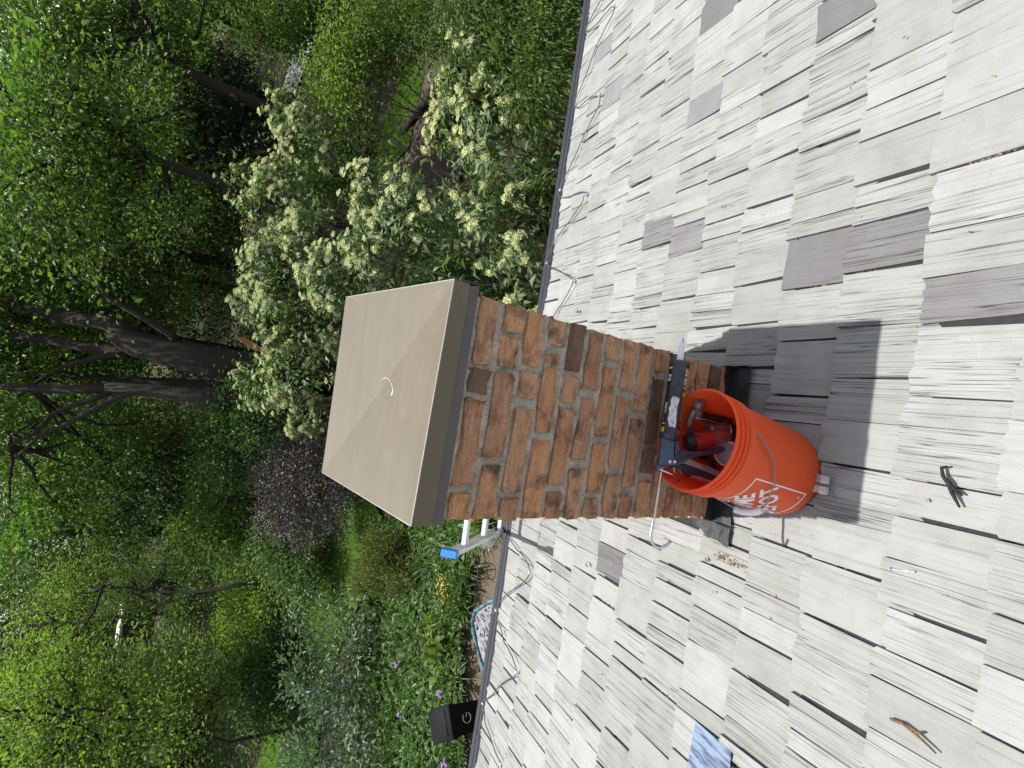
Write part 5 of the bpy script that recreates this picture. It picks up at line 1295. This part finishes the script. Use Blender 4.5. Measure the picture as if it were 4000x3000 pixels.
for i, (x, y) in enumerate(spots):
    d_ = (GZ + .05 - CAM[2]) / (at(x, y, 1.0) - CAM)[2]; P = at(x, y, d_)
    s_ = dr_.uniform(.8, 1.2)
    lab = 'strap leaved clump ' + ('by the foot of the ladder' if x >= 1820 and y < 2150 else 'beside the yellow flowers' if abs(y - 2310) < 130 and x > 1690 else 'between the bed edge and the gravel tray' if x > 1740 and y < 2680 else
          'next to the black bin and purple iris' if y > 2690 else 'beside the golden dwarf cypress' if x < 1600 and y < 2500 else 'in the middle of the garden bed')
    t = thing("daylily_clump", lab, "plant", None, SG, M=Matrix.Translation(Vector((P[0], P[1], GZ))))
    obj("leaf_blades", CL[i % 4], t, Matrix.Translation(Vector((P[0], P[1], GZ))) @ Matrix.Rotation(dr_.uniform(0, 6.28), 4, 'Z') @ Matrix.Diagonal((s_, s_, s_, 1)))
def on_ground(x, y, z=GZ):
    d_ = (z - CAM[2]) / (at(x, y, 1.0) - CAM)[2]; return at(x, y, d_)
def petals(seed, c, rad_, n, size, mat, name, parent):
    r = np.random.default_rng(seed); pos_ = c + r.normal(0, 1, (n, 3)) * rad_
    V_, F_ = [], []; o_ = 0
    for k_ in range(5):
        a = r.uniform(0, 6.28, n) + k_ * 1.2566
        dv = np.column_stack([np.cos(a), np.sin(a), np.full(n, .35)])
        v, f = leaf_arrays(pos_, np.full(n, size) * r.uniform(.7, 1.2, n), .6, dv, np.tile([0, 0, 1.], (n, 1)), .1, .1)
        V_.append(v); F_.append(f + o_); o_ += len(v)
    return tag(obj(name, np_mesh(name, np.concatenate(V_), np.concatenate(F_), mat), parent), kind='stuff')
P = on_ground(1745, 2310, GZ + .4)
yf = thing("yellow_flower_clump", "clump of small bright yellow flowers among the strap leaves", "flowers", (P[0], P[1], GZ))
V, Fc = foliage(80, [(P - zz * .12, np.array([.28, .28, .25]))], 700, .07, clump=.08, per=14, wid=.35); tag(obj("foliage", np_mesh("foliage", V, Fc, M_L_BED), yf), kind='stuff')
petals(81, P + zz * .08, np.array([.15, .15, .05]), 70, .022, M_PETAL_Y, "blossoms", yf)
for i, (x, y, lab) in enumerate(((1565, 2795, "purple iris blossom on a stalk beside the black bin"), (1718, 2712, "purple iris blossom low in the bed near the tray"), (1735, 2975, "purple iris blossom at the far left end of the bed"), (1552, 2602, "pale purple blossom among dark leaves in the bed"))):
    P = on_ground(x, y, GZ + .62)
    t = thing("iris_flower", lab, "flower", (P[0], P[1], GZ))
    MB().tube([(P[0], P[1], GZ), (P[0] + .02, P[1], GZ + .3), P], .006, 6).build("stalk", M_L_STRAP, t)
    petals(90 + i, P, np.array([.02, .02, .03]), 4, .055, M_PETAL_P, "petals", t)
pale = plant("hosta_plant", "pale lime broad leaved plant near the gravel tray", "plant", [(on_ground(1730, 2545, GZ + .25), np.array([.30, .30, .22]))], 130, .20, M_L_LIME, seed=83, wid=.62, clump=.08, per=6, four=True, stem_r=0, droop=.3)
# leafy ground cover through the whole bed
r = np.random.default_rng(84); pts = []
while len(pts) < 9000:
    x, y = r.uniform(1420, 1850), r.uniform(2030, 3100)
    lim = 1815 if y < 2350 else 1800 + (y - 2350) * .03
    if x > lim: continue
    if x < 1470 + 40 * math.sin(y / 90): continue
    pts.append(on_ground(x, y, GZ + .1 + .18 * r.random()))
pts = np.array(pts); N = len(pts)
dv = np.column_stack([r.normal(0, 1, (N, 2)), r.uniform(.2, 1.4, N)])
V, Fc = leaf_arrays(pts, r.uniform(.07, .17, N), .5, dv, r.normal(0, .5, (N, 3)) + np.array([0, 0, .8]), .1, .25, True)
tag(obj("ground_cover", np_mesh("ground_cover", V, Fc, M_L_BED)), kind='stuff')
# undergrowth between shrubs farther back
pts = []
while len(pts) < 16000:
    Y = r.uniform(8, 30); X = r.uniform(-.75, .75) * (Y + 2)
    if (4.4 < X < 10.5 and 8.5 < Y < 15.4) or (-13 < X < -1.5 and 10.4 < Y < 16.6) or (11 < X < 22 and Y > 23): continue
    pts.append((X, Y, GZ + .02 + .3 * r.random()))
pts = np.array(pts); N = len(pts)
dv = np.column_stack([r.normal(0, 1, (N, 2)), r.uniform(.1, 1.4, N)])
V, Fc = leaf_arrays(pts, r.uniform(.10, .26, N), .5, dv, r.normal(0, .5, (N, 3)) + np.array([0, 0, .8]), .1, .2)
tag(obj("undergrowth", np_mesh("undergrowth", V, Fc, M_L_BED)), kind='stuff')
def inside(poly, x, y):
    c = False; j = len(poly) - 1
    for i in range(len(poly)):
        xi, yi = poly[i]; xj, yj = poly[j]
        if (yi > y) != (yj > y) and x < (xj - xi) * (y - yi) / (yj - yi) + xi: c = not c
        j = i
    return c
pts = []
for poly, cnt in ((LAWN1, 30000), (LAWN2, 9000)):
    a = np.array(poly); lo, hi = a.min(0), a.max(0); k_ = 0
    while k_ < cnt:
        x, y = r.uniform(lo[0], hi[0]), r.uniform(lo[1], hi[1])
        if inside(poly, x, y): pts.append((x, y, GZ + .05)); k_ += 1
pts = np.array(pts); N = len(pts); a = r.uniform(0, 6.28, N); hh = r.uniform(.04, .09, N); ww = .006
tipv = pts + np.column_stack([np.cos(a) * hh * .5, np.sin(a) * hh * .5, hh]); sv = np.column_stack([-np.sin(a), np.cos(a), np.zeros(N)]) * ww
V = np.stack([pts - sv, pts + sv, tipv], 1).reshape(-1, 3)
tag(obj("grass", np_mesh("grass", V, np.arange(3 * N).reshape(-1, 3), M_GRASS)), kind='stuff')
